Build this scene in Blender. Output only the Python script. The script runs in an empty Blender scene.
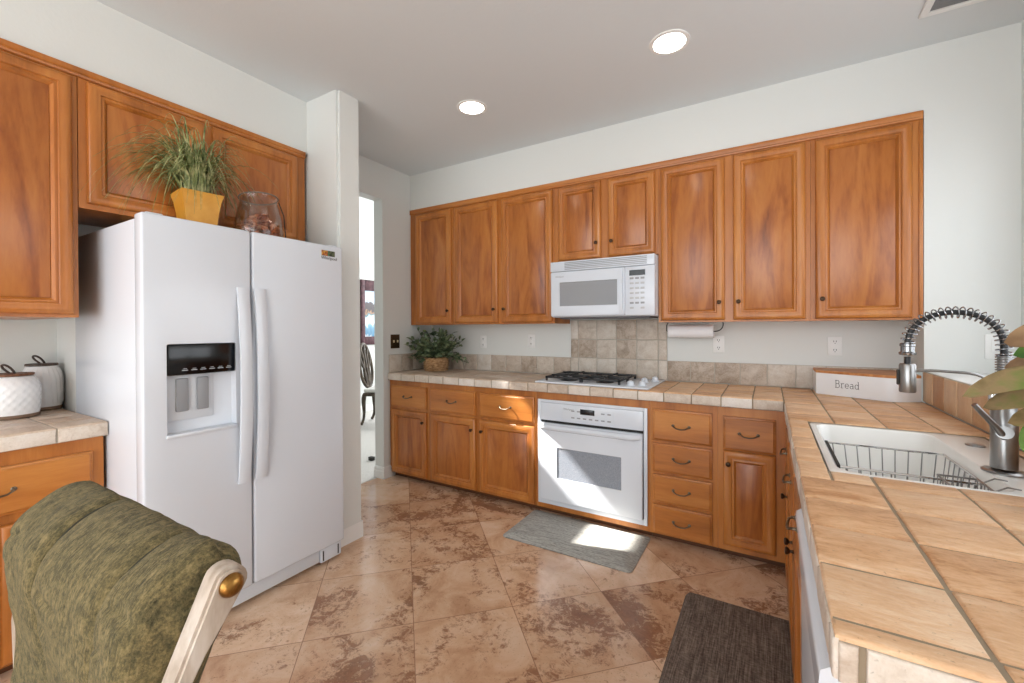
import bpy, bmesh, math, random
from mathutils import Vector, Matrix, noise
random.seed(7)
S = bpy.context.scene
COL = S.collection
PI = math.pi

# ------------------------------------------------------------------ camera
F, YAW, PITCH, ROLL, CY, H = 429.4795, 30.8641, .2701, -.2974, 329.7505, 1.319
_y, _p, _r = map(math.radians, (YAW, PITCH, ROLL))
fw = Vector((-math.sin(_y)*math.cos(_p), math.cos(_y)*math.cos(_p), -math.sin(_p)))
r0 = Vector((math.cos(_y), math.sin(_y), 0)); u0 = r0.cross(fw)
rt = r0*math.cos(_r) + u0*math.sin(_r); up = -r0*math.sin(_r) + u0*math.cos(_r)
cd = bpy.data.cameras.new('camera'); cam = bpy.data.objects.new('camera', cd); COL.objects.link(cam)
cd.sensor_width = 36; cd.sensor_fit = 'HORIZONTAL'; cd.lens = F*36/1024
cd.shift_y = (CY-341.5)/1024; cd.clip_start = .02
M = Matrix((rt, up, -fw)).transposed().to_4x4(); M.translation = (0, 0, H)
cam.matrix_world = M
S.camera = cam

# ------------------------------------------------------------------ world, sun, exposure
W = bpy.data.worlds.new('sky'); S.world = W; W.use_nodes = True
W.node_tree.nodes['Background'].inputs[0].default_value = (.88, .94, 1, 1)
W.node_tree.nodes['Background'].inputs[1].default_value = 1.3
sl = bpy.data.lights.new('sun', 'SUN'); so = bpy.data.objects.new('sun', sl); COL.objects.link(so)
sl.energy = 26; sl.angle = math.radians(.6); sl.color = (1, .96, .9)
so.rotation_euler = Vector((1, .25, -.95)).to_track_quat('-Z', 'Y').to_euler()
so.location = (-8, -1, 8)

def area(name, loc, direction, sx, sy, power, color=(1, 1, 1)):
    l = bpy.data.lights.new(name, 'AREA'); o = bpy.data.objects.new(name, l); COL.objects.link(o)
    l.shape = 'RECTANGLE'; l.size = sx; l.size_y = sy; l.energy = power; l.color = color
    o.location = loc; o.rotation_euler = Vector(direction).to_track_quat('-Z', 'Y').to_euler()
    return o
area('window_daylight', (1.16, 1.7, 1.65), (-1, 0, -.25), 2.0, 1.0, 12, (.92, .96, 1))
area('rear_fill', (-.9, -2.7, 1.45), (-.1, 1, 0), 3.2, 2.2, 66, (.93, .97, 1))  # added fill light behind the camera; no patio door stands there
area('dining_room_fill', (-4.2, 5.9, 2.2), (0, -1, -.1), 2.4, 2.6, 95, (1, 1, 1))  # added area light that brightens the room beyond the passage

vs = S.view_settings
vs.view_transform = 'Standard'; vs.look = 'None'; vs.gamma = 1; vs.use_curve_mapping = False
vs.exposure = 0.1

# ------------------------------------------------------------------ material helpers
def lin(c):
    return tuple(((v/255)/12.92 if v/255 <= .04045 else ((v/255+.055)/1.055)**2.4) for v in c) + (1,)
class NT:
    def __init__(s, name, rough=.5, base=(200, 200, 200), metal=0, spec=.5, bump=None):
        s.m = bpy.data.materials.new(name); s.m.use_nodes = True
        s.t = s.m.node_tree; s.b = s.t.nodes['Principled BSDF']
        s.b.inputs['Base Color'].default_value = lin(base); s.b.inputs['Roughness'].default_value = rough
        s.b.inputs['Metallic'].default_value = metal; s.b.inputs['Specular IOR Level'].default_value = spec
    def n(s, typ, **kw):
        nd = s.t.nodes.new(typ)
        for k, v in kw.items(): setattr(nd, k, v)
        return nd
    def l(s, a, b): s.t.links.new(a, b)
    def coord(s, scale=(1, 1, 1), kind='Object', rot=(0, 0, 0)):
        tc = s.n('ShaderNodeTexCoord'); mp = s.n('ShaderNodeMapping')
        mp.inputs['Scale'].default_value = scale; mp.inputs['Rotation'].default_value = rot
        s.l(tc.outputs[kind], mp.inputs[0]); return mp.outputs[0]
    def noise(s, vec, scale=5, detail=4, rough=.5, dist=0):
        nd = s.n('ShaderNodeTexNoise'); nd.inputs['Scale'].default_value = scale
        nd.inputs['Detail'].default_value = detail; nd.inputs['Roughness'].default_value = rough
        nd.inputs['Distortion'].default_value = dist
        if vec is not None: s.l(vec, nd.inputs['Vector'])
        return nd.outputs['Fac']
    def ramp(s, fac, stops):
        nd = s.n('ShaderNodeValToRGB'); e = nd.color_ramp.elements
        while len(e) < len(stops): e.new(.5)
        for el, (p, c) in zip(e, stops):
            el.position = p; el.color = lin(c) if len(c) == 3 else c
        s.l(fac, nd.inputs[0]); return nd.outputs[0]
    def mix(s, fac, a, b, blend='MIX'):
        nd = s.n('ShaderNodeMix', data_type='RGBA', blend_type=blend)
        for sock, v in ((nd.inputs[0], fac), (nd.inputs[6], a), (nd.inputs[7], b)):
            if hasattr(v, 'is_linked'): s.l(v, sock)
            elif isinstance(v, tuple): sock.default_value = lin(v) if len(v) == 3 else v
            else: sock.default_value = v
        return nd.outputs[2]
    def math(s, op, a, b=0, clamp=False):
        nd = s.n('ShaderNodeMath', operation=op); nd.use_clamp = clamp
        for sock, v in ((nd.inputs[0], a), (nd.inputs[1], b)):
            if hasattr(v, 'is_linked'): s.l(v, sock)
            else: sock.default_value = v
        return nd.outputs[0]
    def color(s, c): s.l(c, s.b.inputs['Base Color'])
    def bump(s, h, strength=.2, dist=.01):
        nd = s.n('ShaderNodeBump'); nd.inputs['Strength'].default_value = strength
        nd.inputs['Distance'].default_value = dist
        s.l(h, nd.inputs['Height']); s.l(nd.outputs[0], s.b.inputs['Normal'])
    def rough(s, fac, a, b):
        nd = s.n('ShaderNodeMapRange'); nd.inputs[3].default_value = a; nd.inputs[4].default_value = b
        s.l(fac, nd.inputs[0]); s.l(nd.outputs[0], s.b.inputs['Roughness'])

def plain(name, base, rough=.5, metal=0, spec=.5):
    return NT(name, rough, base, metal, spec).m

def wood(name, stops, scale, rough=.32, fig=0, seed=0):
    t = NT(name, rough)
    oi = t.n('ShaderNodeObjectInfo')
    c = t.coord(scale)
    add = t.n('ShaderNodeVectorMath', operation='ADD'); t.l(c, add.inputs[0])
    sc = t.n('ShaderNodeVectorMath', operation='SCALE'); sc.inputs[0].default_value = (37, 19, 23)
    t.l(oi.outputs['Random'], sc.inputs['Scale']); t.l(sc.outputs[0], add.inputs[1])
    v = add.outputs[0]
    big = t.noise(v, 1.0, 3, .5, fig)
    fine = t.noise(v, 9, 5, .65, .3)
    f = t.math('ADD', t.math('MULTIPLY', big, .72), t.math('MULTIPLY', fine, .28))
    col = t.ramp(f, stops)
    t.color(col); t.bump(fine, .04, .002)
    t.b.inputs['Coat Weight'].default_value = .12; t.b.inputs['Coat Roughness'].default_value = .28
    return t.m
WOOD_V = wood('honey_wood_vertical', [(.3, (144, 84, 32)), (.5, (180, 109, 47)), (.7, (198, 131, 63))], (9, 9, 1.0), fig=.4)
WOOD_H = wood('honey_wood_horizontal', [(.3, (148, 86, 33)), (.5, (183, 112, 48)), (.7, (201, 134, 66))], (1.0, 9, 9), fig=.4)
WOOD_P = wood('door_panel_wood', [(.26, (112, 58, 25)), (.40, (152, 85, 37)), (.52, (175, 105, 48)), (.72, (191, 124, 61))], (6, 6, 1.1), rough=.3, fig=2.4)
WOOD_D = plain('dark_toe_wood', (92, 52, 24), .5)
def wall_mat(name, base):
    t = NT(name, .65, base, spec=.25)
    h = t.noise(t.coord((1, 1, 1)), 55, 3, .55); t.bump(h, .16, .004)
    return t.m
WALL = wall_mat('white_wall_paint', (222, 224, 221))
CEIL = wall_mat('ceiling_paint', (217, 222, 224))
TRIMW = plain('white_trim_paint', (236, 236, 234), .4)
WHITE = plain('appliance_white', (218, 223, 231), .2)
WHITE2 = plain('appliance_white_plastic', (216, 221, 228), .35)
GREYP = plain('grey_plastic', (150, 152, 156), .4)
BLACKG = plain('black_gloss', (12, 12, 13), .16)
BLACKM = plain('black_cast_iron', (24, 25, 28), .45)
DARK = plain('dark_gap', (40, 38, 36), .7)
STEEL = plain('brushed_steel', (150, 149, 148), .28, 1)
COIL = plain('coil_steel', (150, 150, 152), .2, 1)
CHROME = plain('chrome', (215, 216, 218), .08, 1)
BRONZE = plain('oil_rubbed_bronze', (70, 52, 38), .35, .85)
PEWTER = plain('antique_pewter', (120, 108, 92), .3, .95)
PORC = plain('sink_porcelain', (240, 239, 235), .12)
INK = plain('ink', (70, 70, 74), .6)

def tile_mat(name, stops, rough, bands=(2, 7, 5), tintamt=.35, pits=True):
    t = NT(name, rough, spec=.35)
    at = t.n('ShaderNodeAttribute', attribute_name='tint')
    c = t.coord(bands)
    add = t.n('ShaderNodeVectorMath', operation='ADD'); t.l(c, add.inputs[0])
    sc = t.n('ShaderNodeVectorMath', operation='SCALE'); sc.inputs[0].default_value = (41, 17, 29)
    t.l(at.outputs['Fac'], sc.inputs['Scale']); t.l(sc.outputs[0], add.inputs[1])
    n1 = t.noise(add.outputs[0], 2.2, 8, .68, 1.0)
    n2 = t.noise(add.outputs[0], 22, 4, .65)
    f = t.math('ADD', t.math('MULTIPLY', n1, 1-tintamt), t.math('MULTIPLY', at.outputs['Fac'], tintamt))
    f = t.math('ADD', f, t.math('MULTIPLY', t.math('SUBTRACT', n2, .5), .34))
    col = t.ramp(f, stops)
    pit = t.math('MULTIPLY', t.math('SUBTRACT', t.noise(t.coord((1, 1, 1)), 130, 3, .6), .64), 12, True)
    col = t.mix(t.math('MULTIPLY', pit, .4), col, tuple(int(v*.72) for v in stops[0][1]))
    t.color(col); t.bump(t.math('SUBTRACT', t.math('ADD', n2, n1), pit), .3, .004)
    return t.m
CT_TOP = tile_mat('tumbled_travertine_top', [(.28, (184, 132, 90)), (.42, (212, 166, 124)), (.56, (226, 186, 147)), (.72, (236, 206, 174))], .42, (3, 8, 5), .2)
CT_EDGE = tile_mat('tumbled_travertine_edge', [(.25, (188, 168, 150)), (.5, (216, 203, 189)), (.75, (231, 222, 213))], .5, (6, 6, 6))
SLATE = tile_mat('backsplash_stone', [(.24, (156, 138, 120)), (.4, (190, 174, 158)), (.56, (208, 196, 182)), (.76, (222, 215, 206))], .4, (5, 5, 5), .32)
CT_GLARE = tile_mat('travertine_top_glare', [(.25, (186, 158, 134)), (.45, (206, 184, 162)), (.62, (218, 200, 182)), (.8, (228, 216, 204))], .4)  # paler copy of the warm top tile, with glare put into its colour
LEDGE = tile_mat('ledge_stone', [(.25, (186, 140, 102)), (.5, (205, 166, 128)), (.75, (220, 190, 156))], .45, (7, 7, 1.5), .4)
GROUT = plain('grout', (150, 134, 112), .9)
GROUTG = plain('pale_grout', (186, 178, 166), .9)

# floor travertine, 18 inch tiles laid on the diagonal
def floor_mat():
    t = NT('polished_travertine_floor', .12)
    side, a0, b0 = .4565, .034, -.1406
    c = t.coord((1, 1, 1)); sp = t.n('ShaderNodeSeparateXYZ'); t.l(c, sp.inputs[0])
    s2 = .70710678
    a = t.math('DIVIDE', t.math('SUBTRACT', t.math('MULTIPLY', t.math('ADD', sp.outputs[0], sp.outputs[1]), s2), a0), side)
    b = t.math('DIVIDE', t.math('SUBTRACT', t.math('MULTIPLY', t.math('SUBTRACT', sp.outputs[0], sp.outputs[1]), s2), b0), side)
    fa, fb = t.math('FRACT', a), t.math('FRACT', b)
    ia, ib = t.math('FLOOR', a), t.math('FLOOR', b)
    da = t.math('MINIMUM', fa, t.math('SUBTRACT', 1, fa)); db = t.math('MINIMUM', fb, t.math('SUBTRACT', 1, fb))
    d = t.math('MINIMUM', da, db)
    gr = t.math('LESS_THAN', d, .0036)
    cid = t.n('ShaderNodeCombineXYZ'); t.l(ia, cid.inputs[0]); t.l(ib, cid.inputs[1])
    wn = t.n('ShaderNodeTexWhiteNoise', noise_dimensions='3D'); t.l(cid.outputs[0], wn.inputs['Vector'])
    off = t.n('ShaderNodeVectorMath', operation='SCALE'); off.inputs['Scale'].default_value = 30
    t.l(wn.outputs['Color'], off.inputs[0])
    add = t.n('ShaderNodeVectorMath', operation='ADD'); t.l(c, add.inputs[0]); t.l(off.outputs[0], add.inputs[1])
    v = add.outputs[0]
    base = t.ramp(t.noise(v, 4.5, 8, .68, .8), [(.3, (196, 158, 128)), (.47, (222, 190, 162)), (.6, (232, 206, 182)), (.75, (240, 222, 204))])
    tint = t.ramp(wn.outputs['Value'], [(0, (228, 212, 198)), (1, (255, 251, 246))])
    base = t.mix(1, base, tint, 'MULTIPLY')
    # brown brecciated clouds, stronger on some tiles, broken up by fine pits
    big = t.noise(v, 3.0, 3, .5, 1.5); fine = t.noise(v, 55, 6, .8, .6); mid = t.noise(v, 16, 6, .75, 1.4)
    lvl = t.math('ADD', t.math('MULTIPLY', big, .42), t.math('ADD', t.math('MULTIPLY', mid, .42), t.math('MULTIPLY', fine, .30)))
    thr = t.math('ADD', .556, t.math('MULTIPLY', wn.outputs['Value'], .09))
    k = t.math('MULTIPLY', t.math('SUBTRACT', lvl, thr), 18, True)
    rust = t.ramp(mid, [(.35, (92, 54, 36)), (.65, (142, 94, 66))])
    col = t.mix(t.math('MULTIPLY', k, .78), base, rust)
    pit = t.math('MULTIPLY', t.math('SUBTRACT', t.noise(v, 120, 3, .6), .62), 10, True)
    col = t.mix(t.math('MULTIPLY', pit, .5), col, (120, 76, 52))
    col = t.mix(gr, col, (150, 112, 88))
    t.color(col)
    t.rough(fine, .1, .24)
    t.bump(t.math('SUBTRACT', 1, t.math('MULTIPLY', k, .4)), .05, .002)
    t.b.inputs['Specular IOR Level'].default_value = .5
    return t.m
FLOOR = floor_mat()

def mottled(name, stops, scale=20, rough=.8, vscale=(1, 1, 1), bump=.3, dist=.004, detail=5):
    t = NT(name, rough, spec=.25)
    n = t.noise(t.coord(vscale), scale, detail, .6, .3); t.color(t.ramp(n, stops)); t.bump(n, bump, dist)
    return t.m
CARPET = mottled('pale_carpet', [(.35, (196, 192, 186)), (.65, (222, 219, 214))], 160, .95)
def weave(name, stops, s=(330, 9, 60)):
    t = NT(name, .75, spec=.25)
    a = t.noise(t.coord(s), 1, 3, .6); b = t.noise(t.coord((60, 150, 60)), 1, 3, .6)
    f = t.math('ADD', t.math('MULTIPLY', a, .62), t.math('MULTIPLY', b, .38))
    t.color(t.ramp(f, stops)); t.bump(f, .4, .003)
    return t.m
MATG = weave('grey_mat_weave', [(.38, (128, 127, 122)), (.5, (164, 163, 157)), (.62, (194, 192, 186))], (12, 300, 60))
MATB = weave('brown_mat_weave', [(.38, (74, 63, 56)), (.5, (108, 95, 86)), (.62, (142, 128, 118))])
def fabric():
    t = NT('olive_chenille', .9, spec=.15)
    big = t.noise(t.coord((1, .8, .8)), 95, 6, .75, .2); st = t.noise(t.coord((520, 240, 240)), 1, 3, .7)
    rib = t.noise(t.coord((380, 36, 36)), 1, 2, .5)
    f = t.math('ADD', t.math('MULTIPLY', big, .5), t.math('ADD', t.math('MULTIPLY', st, .3), t.math('MULTIPLY', rib, .2)))
    t.color(t.ramp(f, [(.36, (52, 50, 35)), (.46, (88, 81, 56)), (.54, (118, 105, 72)), (.66, (152, 133, 94))]))
    t.bump(t.math('ADD', st, rib), .5, .004)
    t.b.inputs['Sheen Weight'].default_value = .06
    return t.m
FABRIC = fabric()
WASHED = mottled('whitewashed_wood', [(.35, (160, 142, 126)), (.55, (196, 182, 168)), (.7, (214, 204, 194))], 6, .55, (4, 4, 1), .1)
BRASS = mottled('aged_brass', [(.35, (120, 84, 40)), (.65, (176, 132, 70))], 60, .28, bump=.02)
BRASS.node_tree.nodes['Principled BSDF'].inputs['Metallic'].default_value = .9

def glass(name, tint=(1, 1, 1), k=.12):
    m = bpy.data.materials.new(name); m.use_nodes = True; t = m.node_tree
    t.nodes.remove(t.nodes['Principled BSDF']); out = t.nodes['Material Output']
    tr = t.nodes.new('ShaderNodeBsdfTransparent'); tr.inputs[0].default_value = tint + (1,)
    gl = t.nodes.new('ShaderNodeBsdfGlossy'); gl.inputs['Roughness'].default_value = .03
    lw = t.nodes.new('ShaderNodeLayerWeight'); lw.inputs['Blend'].default_value = .18
    fm = t.nodes.new('ShaderNodeMath'); fm.operation = 'MULTIPLY_ADD'; fm.inputs[1].default_value = .55; fm.inputs[2].default_value = .03
    t.links.new(lw.outputs['Facing'], fm.inputs[0])
    mx = t.nodes.new('ShaderNodeMixShader')
    t.links.new(fm.outputs[0], mx.inputs[0]); t.links.new(tr.outputs[0], mx.inputs[1]); t.links.new(gl.outputs[0], mx.inputs[2])
    t.links.new(mx.outputs[0], out.inputs[0]); return m
GLASS = glass('clear_glass'); JARGLASS = glass('jar_glass', (.93, .9, .87))

def emis(name, c, s):
    t = NT(name, .5, (255, 255, 255)); t.b.inputs['Emission Color'].default_value = lin(c)
    t.b.inputs['Emission Strength'].default_value = s; return t.m
LAMP = emis('lamp_lens', (255, 248, 236), 16)

# ------------------------------------------------------------------ geometry helpers
def obj(name, bm, mats, parent=None, loc=(0, 0, 0), smooth=35, kind=None):
    me = bpy.data.meshes.new(name); bm.normal_update(); bm.to_mesh(me); bm.free()
    for m in (mats if isinstance(mats, (list, tuple)) else [mats]): me.materials.append(m)
    if smooth:
        for p in me.polygons: p.use_smooth = True
        me.set_sharp_from_angle(angle=math.radians(smooth))
    o = bpy.data.objects.new(name, me); COL.objects.link(o); o.location = loc
    if parent: o.parent = parent
    if kind: o['kind'] = kind
    return o
def tag(o, label, cat, group=None, kind=None):
    o['label'] = label; o['category'] = cat
    if group: o['group'] = group
    if kind: o['kind'] = kind
    return o
def thing(name, label, cat, loc=(0, 0, 0), rz=0, group=None):
    o = bpy.data.objects.new(name, None); COL.objects.link(o); o.empty_display_size = .05
    o.location = loc; o.rotation_euler = (0, 0, rz)
    return tag(o, label, cat, group)
B = bmesh.new
def box(bm, x0, x1, y0, y1, z0, z1, bev=0, seg=2, mi=0):
    if x0 > x1: x0, x1 = x1, x0
    if y0 > y1: y0, y1 = y1, y0
    if z0 > z1: z0, z1 = z1, z0
    r = bmesh.ops.create_cube(bm, size=1)
    vs_ = r['verts']
    for v in vs_:
        v.co = Vector(((x0+x1)/2+v.co.x*(x1-x0), (y0+y1)/2+v.co.y*(y1-y0), (z0+z1)/2+v.co.z*(z1-z0)))
    fs = {f for v in vs_ for f in v.link_faces}
    for f in fs: f.material_index = mi
    if bev:
        es = list({e for v in vs_ for e in v.link_edges})
        bmesh.ops.bevel(bm, geom=es, offset=bev, segments=seg, affect='EDGES', profile=.5, material=-1)
    return bm
def ring_loft(bm, rings, cap0=True, cap1=True, closed=True, mi=0):
    vr = [[bm.verts.new(p) for p in ring] for ring in rings]
    n = len(vr[0])
    for a, b in zip(vr, vr[1:]):
        for i in range(n if closed else n-1):
            j = (i+1) % n
            f = bm.faces.new((a[i], a[j], b[j], b[i])); f.material_index = mi
    if cap0 and closed: bm.faces.new(list(reversed(vr[0]))).material_index = mi
    if cap1 and closed: bm.faces.new(vr[-1]).material_index = mi
    return bm
def lathe(bm, prof, c=(0, 0, 0), n=24, axis='z', mi=0, cap=True):
    rings = []
    for r, h in prof:
        ring = []
        for i in range(n):
            a = 2*PI*i/n; x, y = max(r, 1e-4)*math.cos(a), max(r, 1e-4)*math.sin(a)
            p = {'z': (x, y, h), 'y': (x, h, -y), 'x': (h, x, y)}[axis]
            ring.append((c[0]+p[0], c[1]+p[1], c[2]+p[2]))
        rings.append(ring)
    ring_loft(bm, rings, cap, cap, mi=mi)
    return bm
def tube(bm, pts, r, n=8, closed=False, mi=0):
    pts = [Vector(p) for p in pts]; m = len(pts)
    rad = r if isinstance(r, (list, tuple)) else [r]*m
    rings = []; prev = None
    for i, p in enumerate(pts):
        if closed: t = pts[(i+1) % m]-pts[i-1]
        else: t = pts[min(i+1, m-1)]-pts[max(i-1, 0)]
        t.normalize()
        if prev is None:
            a = Vector((0, 0, 1)) if abs(t.z) < .9 else Vector((1, 0, 0))
            u = t.cross(a).normalized()
        else:
            u = (prev-t*prev.dot(t)).normalized()
        prev = u; w = t.cross(u)
        rings.append([p+(u*math.cos(2*PI*k/n)+w*math.sin(2*PI*k/n))*rad[i] for k in range(n)])
    if closed: rings.append(rings[0])
    ring_loft(bm, rings, not closed, not closed, mi=mi)
    return bm
def sphere(bm, c, r, sc=(1, 1, 1), u=14, v=10):
    q = bmesh.ops.create_uvsphere(bm, u_segments=u, v_segments=v, radius=r)
    for w in q['verts']: w.co = Vector((c[0]+w.co.x*sc[0], c[1]+w.co.y*sc[1], c[2]+w.co.z*sc[2]))
    return bm
def prism(bm, poly, a, b, plane='xy', mi=0):
    def P(p, h): return {'xy': (p[0], p[1], h), 'xz': (p[0], h, p[1]), 'yz': (h, p[0], p[1])}[plane]
    ring_loft(bm, [[P(p, a) for p in poly], [P(p, b) for p in poly]], mi=mi)
    bmesh.ops.recalc_face_normals(bm, faces=bm.faces[:]); return bm
def bez(p0, p1, p2, p3, n=12):
    r = []
    for i in range(n+1):
        t = i/n; s = 1-t
        r.append(Vector(p0)*s**3+Vector(p1)*3*s*s*t+Vector(p2)*3*s*t*t+Vector(p3)*t**3)
    return r
def rsub(rects, hole):
    out = []
    hx0, hx1, hy0, hy1 = hole
    for (x0, x1, y0, y1) in rects:
        if hx0 >= x1 or hx1 <= x0 or hy0 >= y1 or hy1 <= y0: out.append((x0, x1, y0, y1)); continue
        if x0 < hx0: out.append((x0, hx0, y0, y1))
        if x1 > hx1: out.append((hx1, x1, y0, y1))
        a, b = max(x0, hx0), min(x1, hx1)
        if y0 < hy0: out.append((a, b, y0, hy0))
        if y1 > hy1: out.append((a, b, hy1, y1))
    return out
def tiles(name, rects, f, h, mat_, parent=None, gap=.006, bev=.004, jit=.0012, lab=None):
    """a field of separate pillowed tiles; f maps (u, v, height) to a point"""
    bm = B(); lay = bm.loops.layers.float_color.new('tint')
    for (u0_, u1_, v0_, v1_) in rects:
        if u1_-u0_ < .012 or v1_-v0_ < .012: continue
        g = gap/2; t = random.random(); j = random.uniform(-jit, jit)
        def ringp(ins, hh):
            q = []
            x0, x1, y0, y1 = u0_+g+ins, u1_-g-ins, v0_+g+ins, v1_-g-ins
            nx = max(1, round((u1_-u0_)/.04)); ny = max(1, round((v1_-v0_)/.04))
            for i in range(nx): q.append((x0+(x1-x0)*i/nx, y0))
            for i in range(ny): q.append((x1, y0+(y1-y0)*i/ny))
            for i in range(nx): q.append((x1-(x1-x0)*i/nx, y1))
            for i in range(ny): q.append((x0, y1-(y1-y0)*i/ny))
            r = []
            for (x, y) in q:
                w = noise.noise(Vector((x*40+t*50, y*40, 3)))*.0016 if ins < bev else 0
                r.append(f(x+w, y+w, hh+(j if hh > 0 else 0)))
            return r
        n0 = len(bm.faces)
        ring_loft(bm, [ringp(0, 0), ringp(0, h-bev), ringp(bev*.4, h-bev*.3), ringp(bev*1.2, h)], False, True)
        bm.faces.ensure_lookup_table()
        for fc in bm.faces[n0:]:
            for lp in fc.loops: lp[lay] = (t, t, t, 1)
    bmesh.ops.recalc_face_normals(bm, faces=bm.faces[:])
    return obj(name, bm, mat_, parent, smooth=50)
def struct(name, bm, m, smooth=0): return obj(name, bm, m, smooth=smooth, kind='structure')
def cuts(a, b, start, pitch):
    k = math.floor((a-start)/pitch); r = [a]
    x = start+pitch*(k+1)
    while x < b-.015:
        if x > a+.015: r.append(x)
        x += pitch
    return r+[b]
def grid(xs, ys): return [(x0, x1, y0, y1) for x0, x1 in zip(xs, xs[1:]) for y0, y1 in zip(ys, ys[1:])]
def text(name, s, size, m, parent, loc, rot, depth=.0006, align='CENTER'):
    cu = bpy.data.curves.new(name, 'FONT'); cu.body = s; cu.size = size; cu.extrude = depth
    cu.align_x = align; cu.align_y = 'CENTER'
    o = bpy.data.objects.new(name+'_tmp', cu); COL.objects.link(o)
    me = bpy.data.meshes.new_from_object(o.evaluated_get(bpy.context.evaluated_depsgraph_get()))
    bpy.data.objects.remove(o); me.name = name; me.materials.clear(); me.materials.append(m)
    r = bpy.data.objects.new(name, me); COL.objects.link(r)
    r.location = loc; r.rotation_euler = rot; r.parent = parent
    return r
def boolean_cut(o, cutter_bm):
    cm = bpy.data.meshes.new('cut'); cutter_bm.to_mesh(cm); cutter_bm.free()
    co = bpy.data.objects.new('cut', cm); COL.objects.link(co); co.matrix_world = Matrix.Identity(4)
    if o.parent: co.parent = o.parent
    md = o.modifiers.new('b', 'BOOLEAN'); md.operation = 'DIFFERENCE'; md.object = co; md.solver = 'EXACT'
    bpy.context.view_layer.update()
    me = bpy.data.meshes.new_from_object(o.evaluated_get(bpy.context.evaluated_depsgraph_get()))
    o.modifiers.clear(); o.data = me; bpy.data.objects.remove(co)
    for p in me.polygons: p.use_smooth = True
    me.set_sharp_from_angle(angle=math.radians(30))

# ------------------------------------------------------------------ dimensions
CT, CB = .925, .8625           # counter top / bottom of edge tile
YC, YU, YB = 2.699, 2.993, 3.285
XN, XR, XWR = -2.9, .687, 1.03
XL = -3.22
ZC = 2.754

# ------------------------------------------------------------------ the room
bm = B(); box(bm, -3.3, 1.15, -3.2, 3.4, -.05, 0); struct('floor', bm, FLOOR)
bm = B(); box(bm, -5.7, -2.97, 1.85, 6.2, -.06, .003); box(bm, -5.7, -3.33, -.6, 1.85, -.06, .003); struct('floor_beyond', bm, CARPET)
bm = B(); box(bm, -3.3, 1.15, -2.6, 3.4, ZC, ZC+.08); struct('ceiling', bm, CEIL)
bm = B(); box(bm, XN-.12, 1.15, YB, YB+.1, 0, ZC); struct('wall_back', bm, WALL)
def rounded_box(x0, x1, y0, y1, z0, z1, r=.018):
    bm = B(); box(bm, x0, x1, y0, y1, z0, z1)
    es = [e for e in bm.edges if abs(e.verts[0].co.z-e.verts[1].co.z) > .1]
    bmesh.ops.bevel(bm, geom=es, offset=r, segments=4, affect='EDGES'); return bm
bm = B(); prism(bm, [(XN-.02, 2.427), (XR+.001, 2.427), (XR+.001, 1.0838), (1.15, 1.0838), (1.15, ZC+.01), (XN-.02, ZC+.01)], YU, YB+.05, 'xz')
struct('wall_back_soffit', bm, WALL)
bm = B(); box(bm, XL-.1, XL, -3.2, 1.70, 0, ZC); struct('wall_left', bm, WALL)
bm = B(); box(bm, XL-.02, -2.897, .712, 1.69, 0, 2.43); struct('wall_alcove', bm, WALL)
bm = B(); box(bm, XL-.02, -2.513, -2.6, 1.679, 2.427, ZC+.01); struct('wall_left_soffit', bm, WALL)
bm = rounded_box(XL-.02, -2.212, 1.679, 1.846, 0, ZC+.01, .016); struct('wall_column', bm, WALL, 40)
# wall with the passage to the next room
bm = B()
box(bm, XN-.11, XN, 1.825, 1.845, 0, ZC+.01); box(bm, XN-.11, XN, 1.83, 2.652, 2.451, ZC+.01)
struct('wall_passage_header', bm, WALL)
bm = B(); box(bm, XN-.11, XN, 2.652, YB+.02, 0, ZC+.01); struct('wall_passage', bm, WALL)
# right wall with a window over the ledge
bm = B()
box(bm, XWR, XWR+.12, -3.2, .6, 0, ZC); box(bm, XWR, XWR+.12, 2.75, YU+.02, 1.0, ZC)
box(bm, XWR, XWR+.12, .6, 2.75, 0, 1.12); box(bm, XWR, XWR+.12, .6, 2.75, 2.2, ZC)
struct('wall_right', bm, WALL)
bm = B(); box(bm, XR+.006, XWR-.001, .55, YU-.001, 0, 1.0836); struct('wall_right_ledge', bm, TRIMW)
bm = B()
for a, b, c, d in ((.602, .65, 1.122, 2.198), (2.70, 2.748, 1.122, 2.198), (.65, 2.70, 1.122, 1.17), (.65, 2.70, 2.15, 2.198), (1.655, 1.695, 1.17, 2.15)):
    box(bm, XWR+.03, XWR+.09, a, b, c, d, .004)
w = struct('window_1', bm, TRIMW)
bm = B(); box(bm, XWR+.058, XWR+.062, .65, 2.70, 1.17, 2.15); obj('pane', bm, GLASS, w, smooth=0)
# the tall room beyond the passage, with an added unseen high slit that shapes the sunbeam
bm = B()
box(bm, -5.62, -5.5, -.6, 6.2, 0, 4.30); box(bm, -5.62, -5.5, -.6, 6.2, 4.68, 5.0)
box(bm, -5.62, -5.5, -.6, .7, 4.30, 4.68); box(bm, -5.62, -5.5, 1.735, 6.2, 4.30, 4.68)
struct('wall_far', bm, WALL)
bm = B(); box(bm, -5.62, -2.9, -.6, 6.2, 5.0, 5.08); struct('ceiling_beyond', bm, CEIL)
bm = B(); box(bm, -5.62, XL-.1, -.7, -.6, 0, 5); struct('wall_far_side', bm, WALL)
bm = B(); box(bm, XL-.1, -2.9, -.6, 6.2, ZC+.09, 5.0); box(bm, -3.02, -2.9, YB+.1, 6.2, 0, ZC+.09); struct('wall_upper', bm, WALL)

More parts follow.
